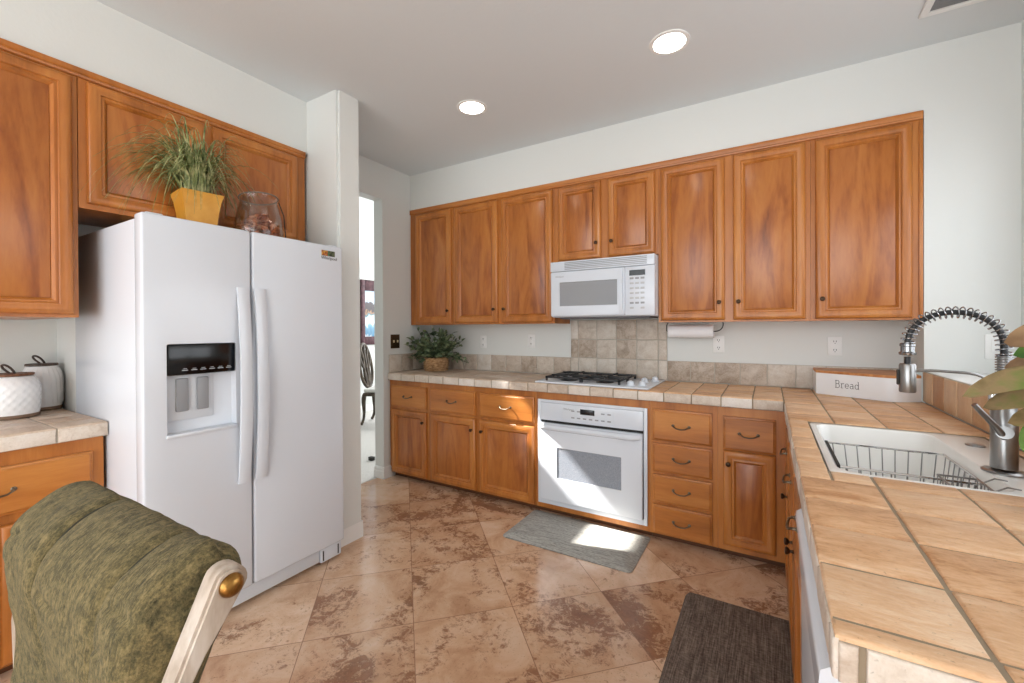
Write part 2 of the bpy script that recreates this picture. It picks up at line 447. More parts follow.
def baseboard(name, path, closed=False):
    """path: list of (x, y) with the room on the left of travel; profile steps like moulded base"""
    prof = [(0, 0), (.016, 0), (.016, .062), (.012, .07), (.012, .088), (.006, .1), (0, .102)]
    bm = B(); n = len(path); rings = []
    for i, p in enumerate(path):
        p = Vector(p)
        d1 = (p-Vector(path[i-1])).normalized() if i else (Vector(path[1])-p).normalized()
        d2 = (Vector(path[i+1])-p).normalized() if i < n-1 else d1
        n1, n2 = Vector((-d1.y, d1.x)), Vector((-d2.y, d2.x))
        m = (n1+n2); m = m/(m.dot(n1)) if m.length > 1e-6 else n1
        rings.append([(p.x+m.x*o, p.y+m.y*o, z) for o, z in prof])
    ring_loft(bm, rings); bmesh.ops.recalc_face_normals(bm, faces=bm.faces[:])
    return struct(name, bm, TRIMW, 25)
baseboard('baseboard_column', [(-2.9, 1.8465), (-2.2115, 1.8465), (-2.2115, 1.6785), (-2.9, 1.6785)][::-1])
baseboard('baseboard_passage', [(-2.8995, 2.77), (-2.8995, 2.6515), (-3.01, 2.6515)][::1][::-1] if False else [(-3.01, 2.6515), (-2.8995, 2.6515), (-2.8995, 2.768)][::-1])
baseboard('baseboard_far', [(-5.499, 6.0), (-5.499, 0)])

# ------------------------------------------------------------------ cabinets
def rect_ring(x0, x1, z0, z1, ins, y): return [(x0+ins, y, z0+ins), (x1-ins, y, z0+ins), (x1-ins, y, z1-ins), (x0+ins, y, z1-ins)]
def door_bm(x0, x1, z0, z1):
    prof = [(0, -.0005), (0, -.010), (.003, -.0155), (.008, -.020), (.017, -.0235), (.026, -.0235), (.034, -.0205), (.042, -.0205), (.0425, -.0150), (.045, -.0135), (.050, -.0155), (.055, -.0155), (.059, -.010), (.064, -.005), (.066, -.002), (.075, -.002)]
    bm = B(); ring_loft(bm, [rect_ring(x0, x1, z0, z1, i, y) for i, y in prof], True, False)
    bmesh.ops.recalc_face_normals(bm, faces=bm.faces[:])
    return bm
def panel_bm(x0, x1, z0, z1):
    bm = B(); box(bm, x0+.0665, x1-.0665, -.0055, -.0005, z0+.0665, z1-.0665, .001); return bm
def drawer_bm(x0, x1, z0, z1):
    prof = [(0, -.0005), (0, -.011), (.002, -.0135), (.008, -.0155), (.0085, -.0175), (.013, -.0215)]
    bm = B(); ring_loft(bm, [rect_ring(x0, x1, z0, z1, i, y) for i, y in prof], True, True)
    bmesh.ops.recalc_face_normals(bm, faces=bm.faces[:]); return bm
def knob(parent, x, z):
    bm = B(); lathe(bm, [(.0075, 0), (.005, -.004), (.0045, -.010), (.011, -.015), (.013, -.020), (.011, -.0245), (.004, -.0265)], (x, -.0230, z), 16, 'y')
    bmesh.ops.recalc_face_normals(bm, faces=bm.faces[:])
    return obj('knob', bm, BRONZE, parent)
def pull(parent, x, z, m=None):
    bm = B(); w = .045
    tube(bm, [(x-w, -.0215, z+.004), (x-w, -.033, z+.004), (x-w+.006, -.041, z+.001), (x-w*.55, -.045, z-.007), (x, -.047, z-.010), (x+w*.55, -.045, z-.007), (x+w-.006, -.041, z+.001), (x+w, -.033, z+.004), (x+w, -.0215, z+.004)], [.005, .0045, .004, .0035, .0042, .0035, .004, .0045, .005], 8)
    for s in (-1, 1): lathe(bm, [(.009, -.0214), (.009, -.024), (.006, -.026)], (x+s*w, 0, z+.004), 12, 'y')
    bmesh.ops.recalc_face_normals(bm, faces=bm.faces[:])
    return obj('pull', bm, m or PEWTER, parent)
def cabinet(name, label, group, loc, rz, w, h, depth, doors=(), drawers=(), toe=0, opening=None, knobs=True, top=True):
    """local frame: x along the front, y into the wall, z up from the cabinet's underside"""
    t = thing(name, label, 'cabinet', loc, rz, group)
    bm = B(); z0 = toe
    front = [(0.0005, w-.0005, z0, h)]
    if opening: front = rsub(front, opening)
    for a, b, c, d in front: box(bm, a, b, 0, .019, c, d)
    box(bm, .0005, .018, .019, depth, z0, h); box(bm, w-.018, w-.0005, .019, depth, z0, h)
    box(bm, .018, w-.018, .019, depth, z0, z0+.018); box(bm, .018, w-.018, depth-.008, depth, z0+.018, h)
    if top: box(bm, .018, w-.018, .019, depth-.008, h-.018, h)
    obj('carcass', bm, WOOD_V, t, smooth=0)
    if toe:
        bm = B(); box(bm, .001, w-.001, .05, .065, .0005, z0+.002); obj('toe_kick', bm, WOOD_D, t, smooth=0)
    for (a, b, c, d, kx, kz) in doors:
        dr = obj('door', door_bm(a, b, c, d), WOOD_V, t, smooth=30)
        obj('panel', panel_bm(a, b, c, d), WOOD_P, dr, smooth=30)
        if kx is not None: knob(dr, kx, kz)
    for (a, b, c, d) in drawers:
        dr = obj('drawer', drawer_bm(a, b, c, d), WOOD_H, t, smooth=30)
        pull(dr, (a+b)/2, (c+d)/2)
    return t
# uppers on the back wall, face plane YU
UZ = 1.35; UD = YB-YU-.001; UH = 2.424-UZ
gU = 'wall cabinets on the back wall'
dz0, dz1 = 1.361-UZ, 2.373-UZ
def upper(x0, x1, drs, label, z0=UZ):
    ds = []
    for a, b, k in drs:
        q0, q1 = dz0, 2.373-z0
        kx = (b-.030) if k == 'r' else (a+.030)
        ds.append((a-x0, b-x0, q0, q1, kx-x0, 1.472-UZ if z0 == UZ else .117))
    return cabinet('wall_cabinet', label, gU, (x0, YU, z0), 0, x1-x0, 2.424-z0, UD, ds)
upper(-2.898, -2.386, [(-2.825, -2.404, 'r')], 'single door honey wood wall cabinet above the basket plant in the corner')
upper(-2.386, -1.405, [(-2.365, -1.917, 'r'), (-1.878, -1.420, 'l')], 'tall two door wooden wall cabinet just left of the microwave')
upper(-1.405, -.637, [(-1.370, -1.034, 'r'), (-.981, -.655, 'l')], 'short two door wooden wall cabinet directly above the white microwave', 1.81)
upper(-.637, .207, [(-.618, -.235, 'r'), (-.188, .183, 'l')], 'tall two door wooden wall cabinet above the paper towel roll')
upper(.207, .684, [(.229, .642, 'l')], 'wide single door wall cabinet at the right end above the bread box')
def moulding(name, label, pts, parentless=True):
    return None
bm = B()
ring_loft(bm, [[(x, YU+y, z) for y, z in ((-.0005, 2.382), (-.010, 2.384), (-.012, 2.392), (-.007, 2.398), (-.010, 2.405), (-.010, 2.418), (-.010, 2.4255), (-.0005, 2.4255))] for x in (-2.8985, .684)])
bmesh.ops.recalc_face_normals(bm, faces=bm.faces[:])
tag(obj('crown_moulding', bm, WOOD_H, smooth=25), 'long thin wooden moulding along the tops of the back wall cabinets', 'moulding')
bm = B(); box(bm, .668, .6845, YU-.008, YU-.0005, UZ, 2.381, .003)
tag(obj('scribe_strip', bm, WOOD_V, smooth=25), 'narrow upright wooden strip at the right end of the wall cabinets', 'moulding')

# bases on the back wall
YF = YC+.026; BD = YB-YF-.002; BH = CB-.001; TK = .045
gB = 'base cabinets under the back counter'
def bdoor(x0, a, b, k, z0=.056, z1=.611): return (a-x0, b-x0, z0, z1, ((b-.028) if k == 'r' else (a+.028))-x0, z1-.085)
cabinet('base_cabinet', 'narrow base cabinet with one drawer and one door beside the passage wall', gB, (-2.898, YF, 0), 0, .460, BH, BD,
        [bdoor(-2.898, -2.868, -2.461, 'r')], [(.030, .437, .635, .82)], TK, top=False)
cabinet('base_cabinet', 'two door two drawer base cabinet directly left of the oven', gB, (-2.438, YF, 0), 0, 1.013, BH, BD,
        [bdoor(-2.438, -2.415, -1.957, 'r'), bdoor(-2.438, -1.917, -1.440, 'l')], [(.023, .481, .635, .82), (.521, .998, .635, .82)], TK, top=False)
cabinet('oven_cabinet', 'wooden cabinet frame that surrounds the built in white oven', gB, (-1.425, YF, 0), 0, .793, BH, BD,
        opening=(.022, .773, .087, .808), toe=TK, top=False)
cabinet('base_cabinet', 'stack of four wooden drawers directly right of the oven', gB, (-.632, YF, 0), 0, .379, BH, BD,
        [], [(.017, .350, .626, .817), (.017, .350, .434, .608), (.017, .350, .248, .416), (.017, .350, .053, .230)], TK, top=False)
cabinet('base_cabinet', 'corner base cabinet with one drawer over one narrow door', gB, (-.253, YF, 0), 0, .345, BH, BD,
        [(.028, .286, .076, .617, .056, .545)], [(.028, .286, .622, .811)], TK, top=False)
# bases under the sink counter, front faces -x
gR = 'base cabinets under the sink counter'
XF = .094
def rbase(y1, y0, label, doors, drawers):
    return cabinet('base_cabinet', label, gR, (XF, y1, 0), -PI/2, y1-y0, BH, XR-XF-.001, doors, drawers, TK, top=False)
rbase(2.722, 2.235, 'base cabinet in the dark inner corner left of the sink', [(.12, .46, .076, .617, .43, .55)], [(.12, .46, .622, .811)])
rbase(2.234, 1.325, 'two door base cabinet below the white sink', [(.02, .445, .076, .617, .418, .55), (.465, .89, .076, .617, .492, .55)], [(.02, .445, .622, .811), (.465, .89, .622, .811)])
# bases and uppers on the left wall, front faces +x
def lbase(y0, y1, label, doors, drawers):
    return cabinet('base_cabinet', label, 'cabinets on the left wall', (-2.481, y0, 0), PI/2, y1-y0, BH, .72, doors, drawers, TK, top=False)
lbase(.09, .688, 'base cabinet with wide drawer under the canisters left of the refrigerator', [(.02, .285, .056, .585, .26, .5), (.30, .56, .056, .585, .325, .5)], [(.02, .56, .622, .805)])
XUL = -2.503
def lupper(y0, y1, z0, label, doors, dep=.70):
    return cabinet('wall_cabinet', label, 'cabinets on the left wall', (XUL, y0, z0), PI/2, y1-y0, 2.424-z0, dep, doors)
lupper(.02, .620, 1.372, 'tall wooden wall cabinet above the white canisters', [(.02, .583, .012, 2.378-1.372, .05, .1)])
lupper(.622, 1.656, 1.838, 'low two door wall cabinet above the refrigerator', [(.026, .470, .022, 2.378-1.838, None, None), (.508, .978, .022, 2.378-1.838, None, None)], .392)
bm = B()
ring_loft(bm, [[(XUL-y, yy, z) for y, z in ((-.0005, 2.386), (-.010, 2.388), (-.013, 2.396), (-.008, 2.402), (-.012, 2.408), (-.012, 2.418), (-.012, 2.4255), (-.0005, 2.4255))] for yy in (.02, 1.656)])
bmesh.ops.recalc_face_normals(bm, faces=bm.faces[:])
tag(obj('crown_moulding', bm, WOOD_V, smooth=25), 'thin wooden moulding along the tops of the cabinets over the refrigerator', 'moulding')

# ------------------------------------------------------------------ counters
SINK = (.141, .655, 1.452, 2.165)
ct = thing('countertop', 'long L shaped tan stone tile countertop with sink and cooktop', 'countertop', (0, 0, 0))
xs_back = cuts(XN+.001, .069, -.077, .1565); ys_back = cuts(YC+.001, YB-.001, YC+.155, .155)
xs_r = [.069, .230, .394, .553, XR-.001]; ys_r = cuts(.682, YB-.001, .724, .1605)
rects = grid(xs_back, ys_back)+grid(xs_r, ys_r)
rects = rsub(rects, SINK)
tiles('tile_top', [r for r in rects if r[1] > -.72], lambda u, v, h: (u, v, CT-.009+h), .009, CT_TOP, ct)
pl = tiles('tile_top', [r for r in rects if r[1] <= -.72], lambda u, v, h: (u, v, CT-.009+h), .009, CT_GLARE, ct)
pl['label'] = 'tiles left of the cooktop, coloured paler as in glare'
bm = B()
for a, b, c, d in rsub([(XN+.001, .0745, YC+.006, YB-.001), (.0745, XR-.001, .688, YB-.001)], (SINK[0]-.002, SINK[1]+.002, SINK[2]-.002, SINK[3]+.002)):
    box(bm, a, b, c, d, CB+.001, CT-.0035)
obj('grout_bed', bm, GROUT, ct, smooth=0)
e = [(a, b, CB, CT-.004) for a, b in zip(xs_back, xs_back[1:])]
tiles('edge_tiles', e, lambda u, v, h: (u, YC+.008-h, v), .008, CT_EDGE, ct, bev=.003)
e = [(a, b, CB, CT-.004) for a, b in zip(ys_r, ys_r[1:]) if b <= YC+.02]
tiles('edge_tiles', e, lambda u, v, h: (.0765-h, u, v), .008, CT_EDGE, ct, bev=.003)
e = [(a, b, CB-.002, CT-.006) for a, b in zip([.072, .10, .26, .42, .58], [.10, .26, .42, .58, XR])]
tiles('end_tiles', e, lambda u, v, h: (u, .689-h, v), .008, CT_EDGE, ct, bev=.003, gap=.008)
# small counter left of the refrigerator
lc = thing('countertop', 'short stone tile countertop holding the white canisters', 'countertop', (0, 0, 0))
xs = [XL+.001, -3.08, -2.87, -2.66, -2.452]; ys = [.08, .24, .395, .55, .697]
xs = cuts(XL+.001, -2.452, -2.60, .157); ys = cuts(.08, .697, .54, .157)
tiles('tile_top', grid(xs, ys), lambda u, v, h: (u, v, CT-.009+h), .009, CT_GLARE, lc)
bm = B(); box(bm, XL+.001, -2.459, .082, .690, CB+.001, CT-.0035); obj('grout_bed', bm, GROUTG, lc, smooth=0)
tiles('edge_tiles', [(a, b, CB, CT-.004) for a, b in zip(ys, ys[1:])], lambda u, v, h: (-2.460+h, u, v), .008, CT_EDGE, lc, bev=.003)
tiles('edge_tiles', [(a, b, CB, CT-.004) for a, b in zip(xs, xs[1:])], lambda u, v, h: (u, .689+h, v), .008, CT_EDGE, lc, bev=.003)

# backsplashes
bs = thing('tile_backsplash', 'grey stone tile backsplash on the back wall, tall behind the cooktop', 'backsplash', (0, 0, 0))
low = [(a, b, CT+.001, 1.073) for a, b in zip(cuts(XN+.012, -1.396, -1.396, .157), cuts(XN+.012, -1.396, -1.396, .157)[1:])]
low += [(a, b, CT+.001, 1.073) for a, b in zip(cuts(-.637, XR-.012, -.637, .157), cuts(-.637, XR-.012, -.637, .157)[1:])]
tall = grid([-1.396, -1.330, -1.173, -1.016, -.859, -.702, -.637], [CT+.001, 1.073, 1.222, 1.378])
tiles('stone_tiles', low+tall, lambda u, v, h: (u, YB-.0005-h, v), .010, SLATE, bs, bev=.003)
bm = B(); box(bm, XN+.012, XR-.012, YB-.006, YB-.0005, CT+.001, 1.072); box(bm, -1.395, -.638, YB-.006, YB-.0005, 1.072, 1.377)
obj('grout_bed', bm, GROUTG, bs, smooth=0)
bs2 = thing('tile_backsplash', 'low stone tile strip on the passage wall beside the plant', 'backsplash', (0, 0, 0))
tiles('stone_tiles', [(a, b, CT+.001, 1.085) for a, b in ((2.712, 2.86), (2.86, 3.01), (3.01, 3.16), (3.16, 3.272))], lambda u, v, h: (XN+.0005+h, u, v), .010, SLATE, bs2, bev=.003)
bm = B(); box(bm, XN+.0005, XN+.006, 2.713, 3.271, CT+.001, 1.084); obj('grout_bed', bm, GROUTG, bs2, smooth=0)
bs3 = thing('tile_backsplash', 'tan stone tile strip on the ledge behind the sink', 'backsplash', (0, 0, 0))
yy = cuts(.56, YU-.002, YU-.002, .155)
tiles('stone_tiles', [(a, b, CT+.001, 1.082) for a, b in zip(yy, yy[1:])], lambda u, v, h: (XR+.0055-h, u, v), .010, LEDGE, bs3, bev=.003)
bm = B(); box(bm, XR, XR+.0055, .562, YU-.002, CT+.001, 1.081); obj('grout_bed', bm, GROUTG, bs3, smooth=0)

# ------------------------------------------------------------------ refrigerator
def build_fridge():
    Y0, Y1, X0, XD, ZT = .700, 1.622, -2.885, -2.102, 1.783
    fr = thing('refrigerator', 'white side by side refrigerator with ice and water dispenser', 'refrigerator', (0, 0, 0))
    bm = B(); box(bm, X0, XD-.075, Y0, Y1, .02, ZT-.018, .006); obj('body', bm, WHITE, fr)
    ym = 1.1165
    bm = B(); box(bm, XD-.07, XD, Y0-.002, ym-.004, .105, ZT, .010, 3); d1 = obj('freezer_door', bm, WHITE, fr)
    c = B(); box(c, XD-.040, XD+.02, .778, 1.042, .884, 1.2585, .006, 2); boolean_cut(d1, c)
    bm = B(); box(bm, XD-.07, XD, ym+.004, Y1, .105, ZT, .010, 3); d2 = obj('fridge_door', bm, WHITE, fr)
    # gasket shadow gap
    bm = B(); box(bm, XD-.076, XD-.069, Y0+.012, Y1-.012, .11, ZT-.02); obj('gasket', bm, GREYP, fr, smooth=0)
    # dispenser
    dp = obj('dispenser_panel', box(B(), XD-.039, XD+.0015, .781, 1.039, 1.128, 1.2565, .005), BLACKG, d1)
    bm = B()
    for i in range(6):
        y = .83+i*.034; box(bm, XD+.0016, XD+.0022, y, y+.022, 1.146, 1.149); box(bm, XD+.0016, XD+.0022, y+.004, y+.018, 1.153, 1.155)
    obj('touch_icons', bm, plain('icon_white', (190, 192, 196), .5), dp, smooth=0)
    bm = B(); box(bm, XD-.0395, XD-.034, .785, .962, .935, 1.127, .002); obj('chute_plate', bm, WHITE2, d1)
    for y in (.818, .895):
        bm = B(); box(bm, XD-.0335, XD-.020, y, y+.046, .972, 1.112, .005); obj('paddle', bm, GREYP, d1)
    bm = B(); box(bm, XD-.038, XD+.010, .775, 1.045, .872, .886, .004); obj('drip_tray', bm, WHITE2, d1)
    # handles: bowed flat bars
    for (d, ya, yb) in ((d1, 1.046, 1.098), (d2, 1.122, 1.174)):
        bm = B(); rings = []
        for i in range(21):
            t = i/20; z = .605+t*(1.512-.605); bow = .0135+.030*math.sin(PI*t)**.8
            q = .014
            rings.append([(XD+bow-q, ya, z), (XD+bow-q, yb, z), (XD+bow-.004, yb, z), (XD+bow, yb-.008, z), (XD+bow, ya+.008, z), (XD+bow-.004, ya, z)])
        ring_loft(bm, rings)
        bmesh.ops.recalc_face_normals(bm, faces=bm.faces[:]); obj('handle', bm, WHITE, d, smooth=45)
    # grille and hinge covers
    bm = B(); box(bm, XD-.09, XD-.03, Y0+.01, Y1-.14, .028, .098, .004); box(bm, XD-.09, XD-.022, Y1-.135, Y1-.004, .02, .098, .006)
    g = obj('base_grille', bm, WHITE2, fr)
    bm = B()
    bm.free()
    for y in (Y1-.125, Y1-.03):
        bm = B(); box(bm, XD-.0221, XD-.0214, y, y+.008, .03, .085); obj('grille_slot', bm, DARK, g, smooth=0)
    for y in (Y0+.05, Y1-.05):
        bm = B(); box(bm, XD-.13, XD-.02, y-.03, y+.03, ZT-.018, ZT+.008, .006); obj('hinge_cover', bm, WHITE2, fr)
    for y in (Y0+.06, Y1-.06):
        for x in (X0+.06, XD-.14):
            bm = B(); lathe(bm, [(.02, 0), (.02, .012), (.012, .02)], (x, y, 0)); obj('foot', bm, DARK, fr)
    # sticker and badge
    bm = B(); lay = [((.12, .5), 0), ((.5, .62), 1), ((.62, 1), 2)]
    y0, y1 = 1.487, 1.583
    box(bm, XD-.0005, XD+.0008, y0, y0+.040, 1.722, 1.752, mi=0); box(bm, XD-.0005, XD+.0008, y0+.040, y0+.047, 1.722, 1.752, mi=1); box(bm, XD-.0005, XD+.0008, y0+.047, y1-.012, 1.722, 1.752, mi=2)
    t = NT('sticker_photo', .4); t.color(t.ramp(t.noise(t.coord((60, 60, 60)), 1.2, 3), [(.35, (40, 20, 16)), (.5, (170, 90, 40)), (.65, (205, 170, 60))]))
    t2 = NT('sticker_photo_dark', .4); t2.color(t2.ramp(t2.noise(t2.coord((60, 60, 60)), 1.2, 3), [(.35, (20, 18, 16)), (.55, (70, 80, 50)), (.7, (120, 110, 90))]))
    obj('sticker', bm, [t.m, plain('sticker_green', (50, 110, 70), .4), t2.m], d2, smooth=0)
    text('badge', 'Whirlpool', .024, plain('badge_ink', (30, 26, 30), .4), d2, (XD+.0004, 1.535, 1.710), (PI/2, 0, PI/2))
build_fridge()

# ------------------------------------------------------------------ wall oven
def build_oven():
    X0, X1, Y, Z0, Z1 = -1.408, -.647, 2.707, .083, .814
    ov = thing('wall_oven', 'built in white oven below the cooktop', 'oven', (0, 0, 0))
    bm = B(); box(bm, X0+.012, X1-.012, Y+.022, Y+.50, Z0+.012, Z1-.014); obj('body', bm, WHITE2, ov, smooth=0)
    bm = B()
    for a, b, c, d in rsub([(X0, X1, Z0, Z1)], (X0+.022, X1-.022, Z0+.035, Z1-.02)): box(bm, a, b, Y, Y+.014, c, d, .002)
    obj('trim_frame', bm, WHITE, ov)
    bm = B(); box(bm, X0+.0225, X1-.0225, Y+.012, Y+.021, Z0+.036, Z1-.021); obj('inner_shadow_gap', bm, DARK, ov, smooth=0)
    bm = B(); box(bm, X0+.024, X1-.024, Y-.006, Y+.012, .672, Z1-.021, .004); cp = obj('control_panel', bm, WHITE, ov)
    bm = B(); box(bm, -1.215, -.855, Y-.0075, Y-.0055, .690, .780, .001); obj('panel_face', bm, WHITE2, cp)
    bm = B(); box(bm, -1.085, -.985, Y-.0085, Y-.007, .735, .771, .001); obj('display', bm, BLACKG, cp)
    for i in range(7):
        for j in range(2):
            if j == 1 and i in (2, 3, 4): continue
            x = -1.15+i*.042
            bm = B(); box(bm, x, x+.024, Y-.0084, Y-.007, .703+j*.045, .712+j*.045, .001); obj('button', bm, GREYP, cp)
    text('badge', 'Whirlpool', .018, GREYP, cp, (-1.17, Y-.0075, .762), (PI/2, 0, 0))
    # door
    bm = B(); box(bm, X0+.026, X1-.026, Y-.026, Y+.011, .122, .655, .006, 3); d = obj('door', bm, WHITE, ov)
    c = B(); box(c, -1.250, -.803, Y-.03, Y-.020, .284, .494); boolean_cut(d, c)
    t = NT('oven_window_screen', .1, (150, 155, 165)); t.color(t.ramp(t.noise(t.coord((500, 1, 500)), 1, 1), [(.4, (128, 134, 144)), (.6, (160, 166, 176))]))
    bm = B(); box(bm, -1.249, -.804, Y-.0225, Y-.0195, .285, .493); obj('window', bm, t.m, d, smooth=0)
    bm = B(); rings = []
    for i in range(15):
        s = i/14; x = X0+.03+s*(X1-X0-.06); k = min(1, min(s, 1-s)*14)
        rings.append([(x, Y-.022, .606), (x, Y-.022-.034*k, .618), (x, Y-.026-.036*k, .632), (x, Y-.022-.030*k, .647), (x, Y-.022, .652)])
    ring_loft(bm, rings); bmesh.ops.recalc_face_normals(bm, faces=bm.faces[:]); obj('handle', bm, WHITE, d, smooth=40)
    bm = B(); box(bm, X0+.026, X1-.026, Y-.002, Y+.012, Z0+.036, .117, .002); v = obj('bottom_vent', bm, GREYP, ov)
build_oven()

# ------------------------------------------------------------------ microwave
def build_microwave():
    X0, X1, Y, Z0, Z1 = -1.393, -.639, 2.893, 1.394, 1.802
    mw = thing('microwave', 'white over the range microwave with grey window', 'microwave', (0, 0, 0))
    bm = B(); box(bm, X0, X1, Y+.03, YB-.014, Z0, Z1, .004); obj('body', bm, WHITE, mw)
    bm = B(); box(bm, X0, X1, Y-.002, Y+.03, 1.730, Z1, .006); tp = obj('vent_panel', bm, WHITE, mw)
    for i in range(5):
        z = 1.740+i*.0115
        bm = B(); box(bm, X0+.115, X1-.05, Y-.0035, Y-.0015, z, z+.006); obj('vent_slot', bm, GREYP, tp, smooth=0)
    bm = B(); box(bm, X0+.002, -.836, Y-.006, Y+.029, Z0+.004, 1.728, .012, 3); d = obj('door', bm, WHITE, mw)
    c = B(); box(c, -1.318, -.888, Y-.02, Y+.002, 1.474, 1.648, .002); boolean_cut(d, c)
    bm = B(); box(bm, -1.317, -.889, Y-.002, Y+.001, 1.475, 1.647); obj('window', bm, plain('microwave_screen', (146, 147, 150), .12), d, smooth=0)
    bm = B(); rings = []
    for i in range(17):
        s = i/16; z = 1.415+s*.30; k = .003+.018*math.sin(PI*s)**.6; x = -.858
        rings.append([(x-.012, Y-.004, z), (x-.010, Y-.008-k, z), (x+.009, Y-.008-k, z), (x+.013, Y-.004, z)])
    ring_loft(bm, rings); bmesh.ops.recalc_face_normals(bm, faces=bm.faces[:]); obj('handle', bm, WHITE, d, smooth=40)
    bm = B(); box(bm, -.835, X1, Y-.003, Y+.029, Z0+.004, 1.728, .006); cp = obj('control_panel', bm, WHITE, mw)
    bm = B(); box(bm, -.805, -.700, Y-.0045, Y-.0025, 1.665, 1.702); obj('display', bm, BLACKG, cp)
    for j in range(7):
        for i in range(3):
            if j == 6 and i == 1: continue
            x = -.802+i*.036; z = 1.640-j*.033
            bm = B(); box(bm, x, x+.026, Y-.0042, Y-.0025, z, z+.013, .001); obj('button', bm, GREYP if j in (0, 5) else plain('button_grey', (190, 191, 194), .4) , cp)
    text('badge', 'Whirlpool', .016, GREYP, d, (-1.318, Y-.0062, 1.690), (PI/2, 0, 0))
    bm = B(); box(bm, X0+.05, X1-.05, Y+.06, YB-.05, Z0-.012, Z0+.001, .003); u = obj('bottom_plate', bm, plain('underside_grey', (96, 96, 100), .5), mw)
    return mw
build_microwave()

# ------------------------------------------------------------------ cooktop
def build_cooktop():
    X0, X1, Y0, Y1, Z = -1.440, -.642, 2.722, 3.235, CT+.001
    ck = thing('gas_cooktop', 'white gas cooktop with black iron grates and white knobs', 'cooktop', (0, 0, 0))
    bm = B(); box(bm, X0, X1, Y0, Y1, Z, Z+.012, .005, 3); obj('cooktop_plate', bm, WHITE, ck)
    zt = Z+.012
    gx = [(-1.375, -1.115), (-1.105, -.845)]; gy = [(2.785, 2.975), (2.990, 3.175)]
    for (a, b) in gx:
        for (c, d) in gy:
            cx, cy = (a+b)/2, (c+d)/2
            bm = B(); lathe(bm, [(.062, zt), (.06, zt+.004), (.04, zt+.006), (.04, zt+.012), (.033, zt+.019), (.01, zt+.021)], (cx, cy, 0), 24)
            obj('burner', bm, BLACKM, ck)
            bm = B(); h = zt+.033
            loop = [(a, c), (b, c), (b, d), (a, d)]
            for (p, q) in zip(loop, loop[1:]+loop[:1]):
                x0, x1 = min(p[0], q[0])-.008, max(p[0], q[0])+.008; y0, y1 = min(p[1], q[1])-.008, max(p[1], q[1])+.008
                box(bm, x0, x1, y0, y1, h-.013, h, .002)
            for sx, sy, L in ((1, 0, .095), (-1, 0, .095), (0, 1, .065), (0, -1, .065)):
                x1, y1 = cx+sx*(b-a)/2, cy+sy*(d-c)/2; x2, y2 = x1-sx*L, y1-sy*L
                box(bm, min(x1, x2)-.005, max(x1, x2)+.005, min(y1, y2)-.005, max(y1, y2)+.005, h-.008, h+.006, .002)
            for px, py in loop: box(bm, px-.007, px+.007, py-.007, py+.007, zt+.0005, h, .002)
            obj('grate', bm, BLACKM, ck)
    for (x, y) in ((-.775, 2.80), (-.705, 2.83), (-.735, 3.00), (-.685, 3.10)):
        bm = B(); lathe(bm, [(.029, zt), (.029, zt+.004), (.022, zt+.006), (.019, zt+.026), (.016, zt+.029)], (x, y, 0), 20)
        box(bm, x-.005, x+.005, y-.022, y+.022, zt+.018, zt+.034, .003); obj('knob', bm, WHITE2, ck)
build_cooktop()

# ------------------------------------------------------------------ dishwasher
def build_dishwasher():
    dw = thing('dishwasher', 'white dishwasher at the near end of the sink counter', 'dishwasher', (0, 0, 0))
    y0, y1, xf = .722, 1.318, .070
    bm = B(); box(bm, .10, .66, y0+.004, y1-.004, .06, CB-.004); obj('tub', bm, GREYP, dw, smooth=0)
    bm = B(); box(bm, xf, .0995, y0, y1, .11, .700, .006, 3); obj('door', bm, WHITE, dw)
    bm = B()
    rings = [[(.0995, y, .703), (xf+.002, y, .703), (xf-.004, y, .715), (xf-.004, y, .80), (xf-.012, y, .828), (xf-.010, y, .846), (xf+.004, y, .856), (.0995, y, .857)] for y in (y0, y1)]
    ring_loft(bm, rings); bmesh.ops.recalc_face_normals(bm, faces=bm.faces[:]); obj('control_panel', bm, WHITE, dw, smooth=50)
    bm = B(); box(bm, .13, .145, y0+.004, y1-.004, .001, .105); obj('toe_panel', bm, GREYP, dw, smooth=0)
build_dishwasher()
# end panel closing the counter run
bm = B(); box(bm, .096, XR-.002, .692, .716, .001, CB-.003, .002)
tag(obj('end_panel', bm, WOOD_V), 'wooden end panel under the near end of the sink counter', 'panel')

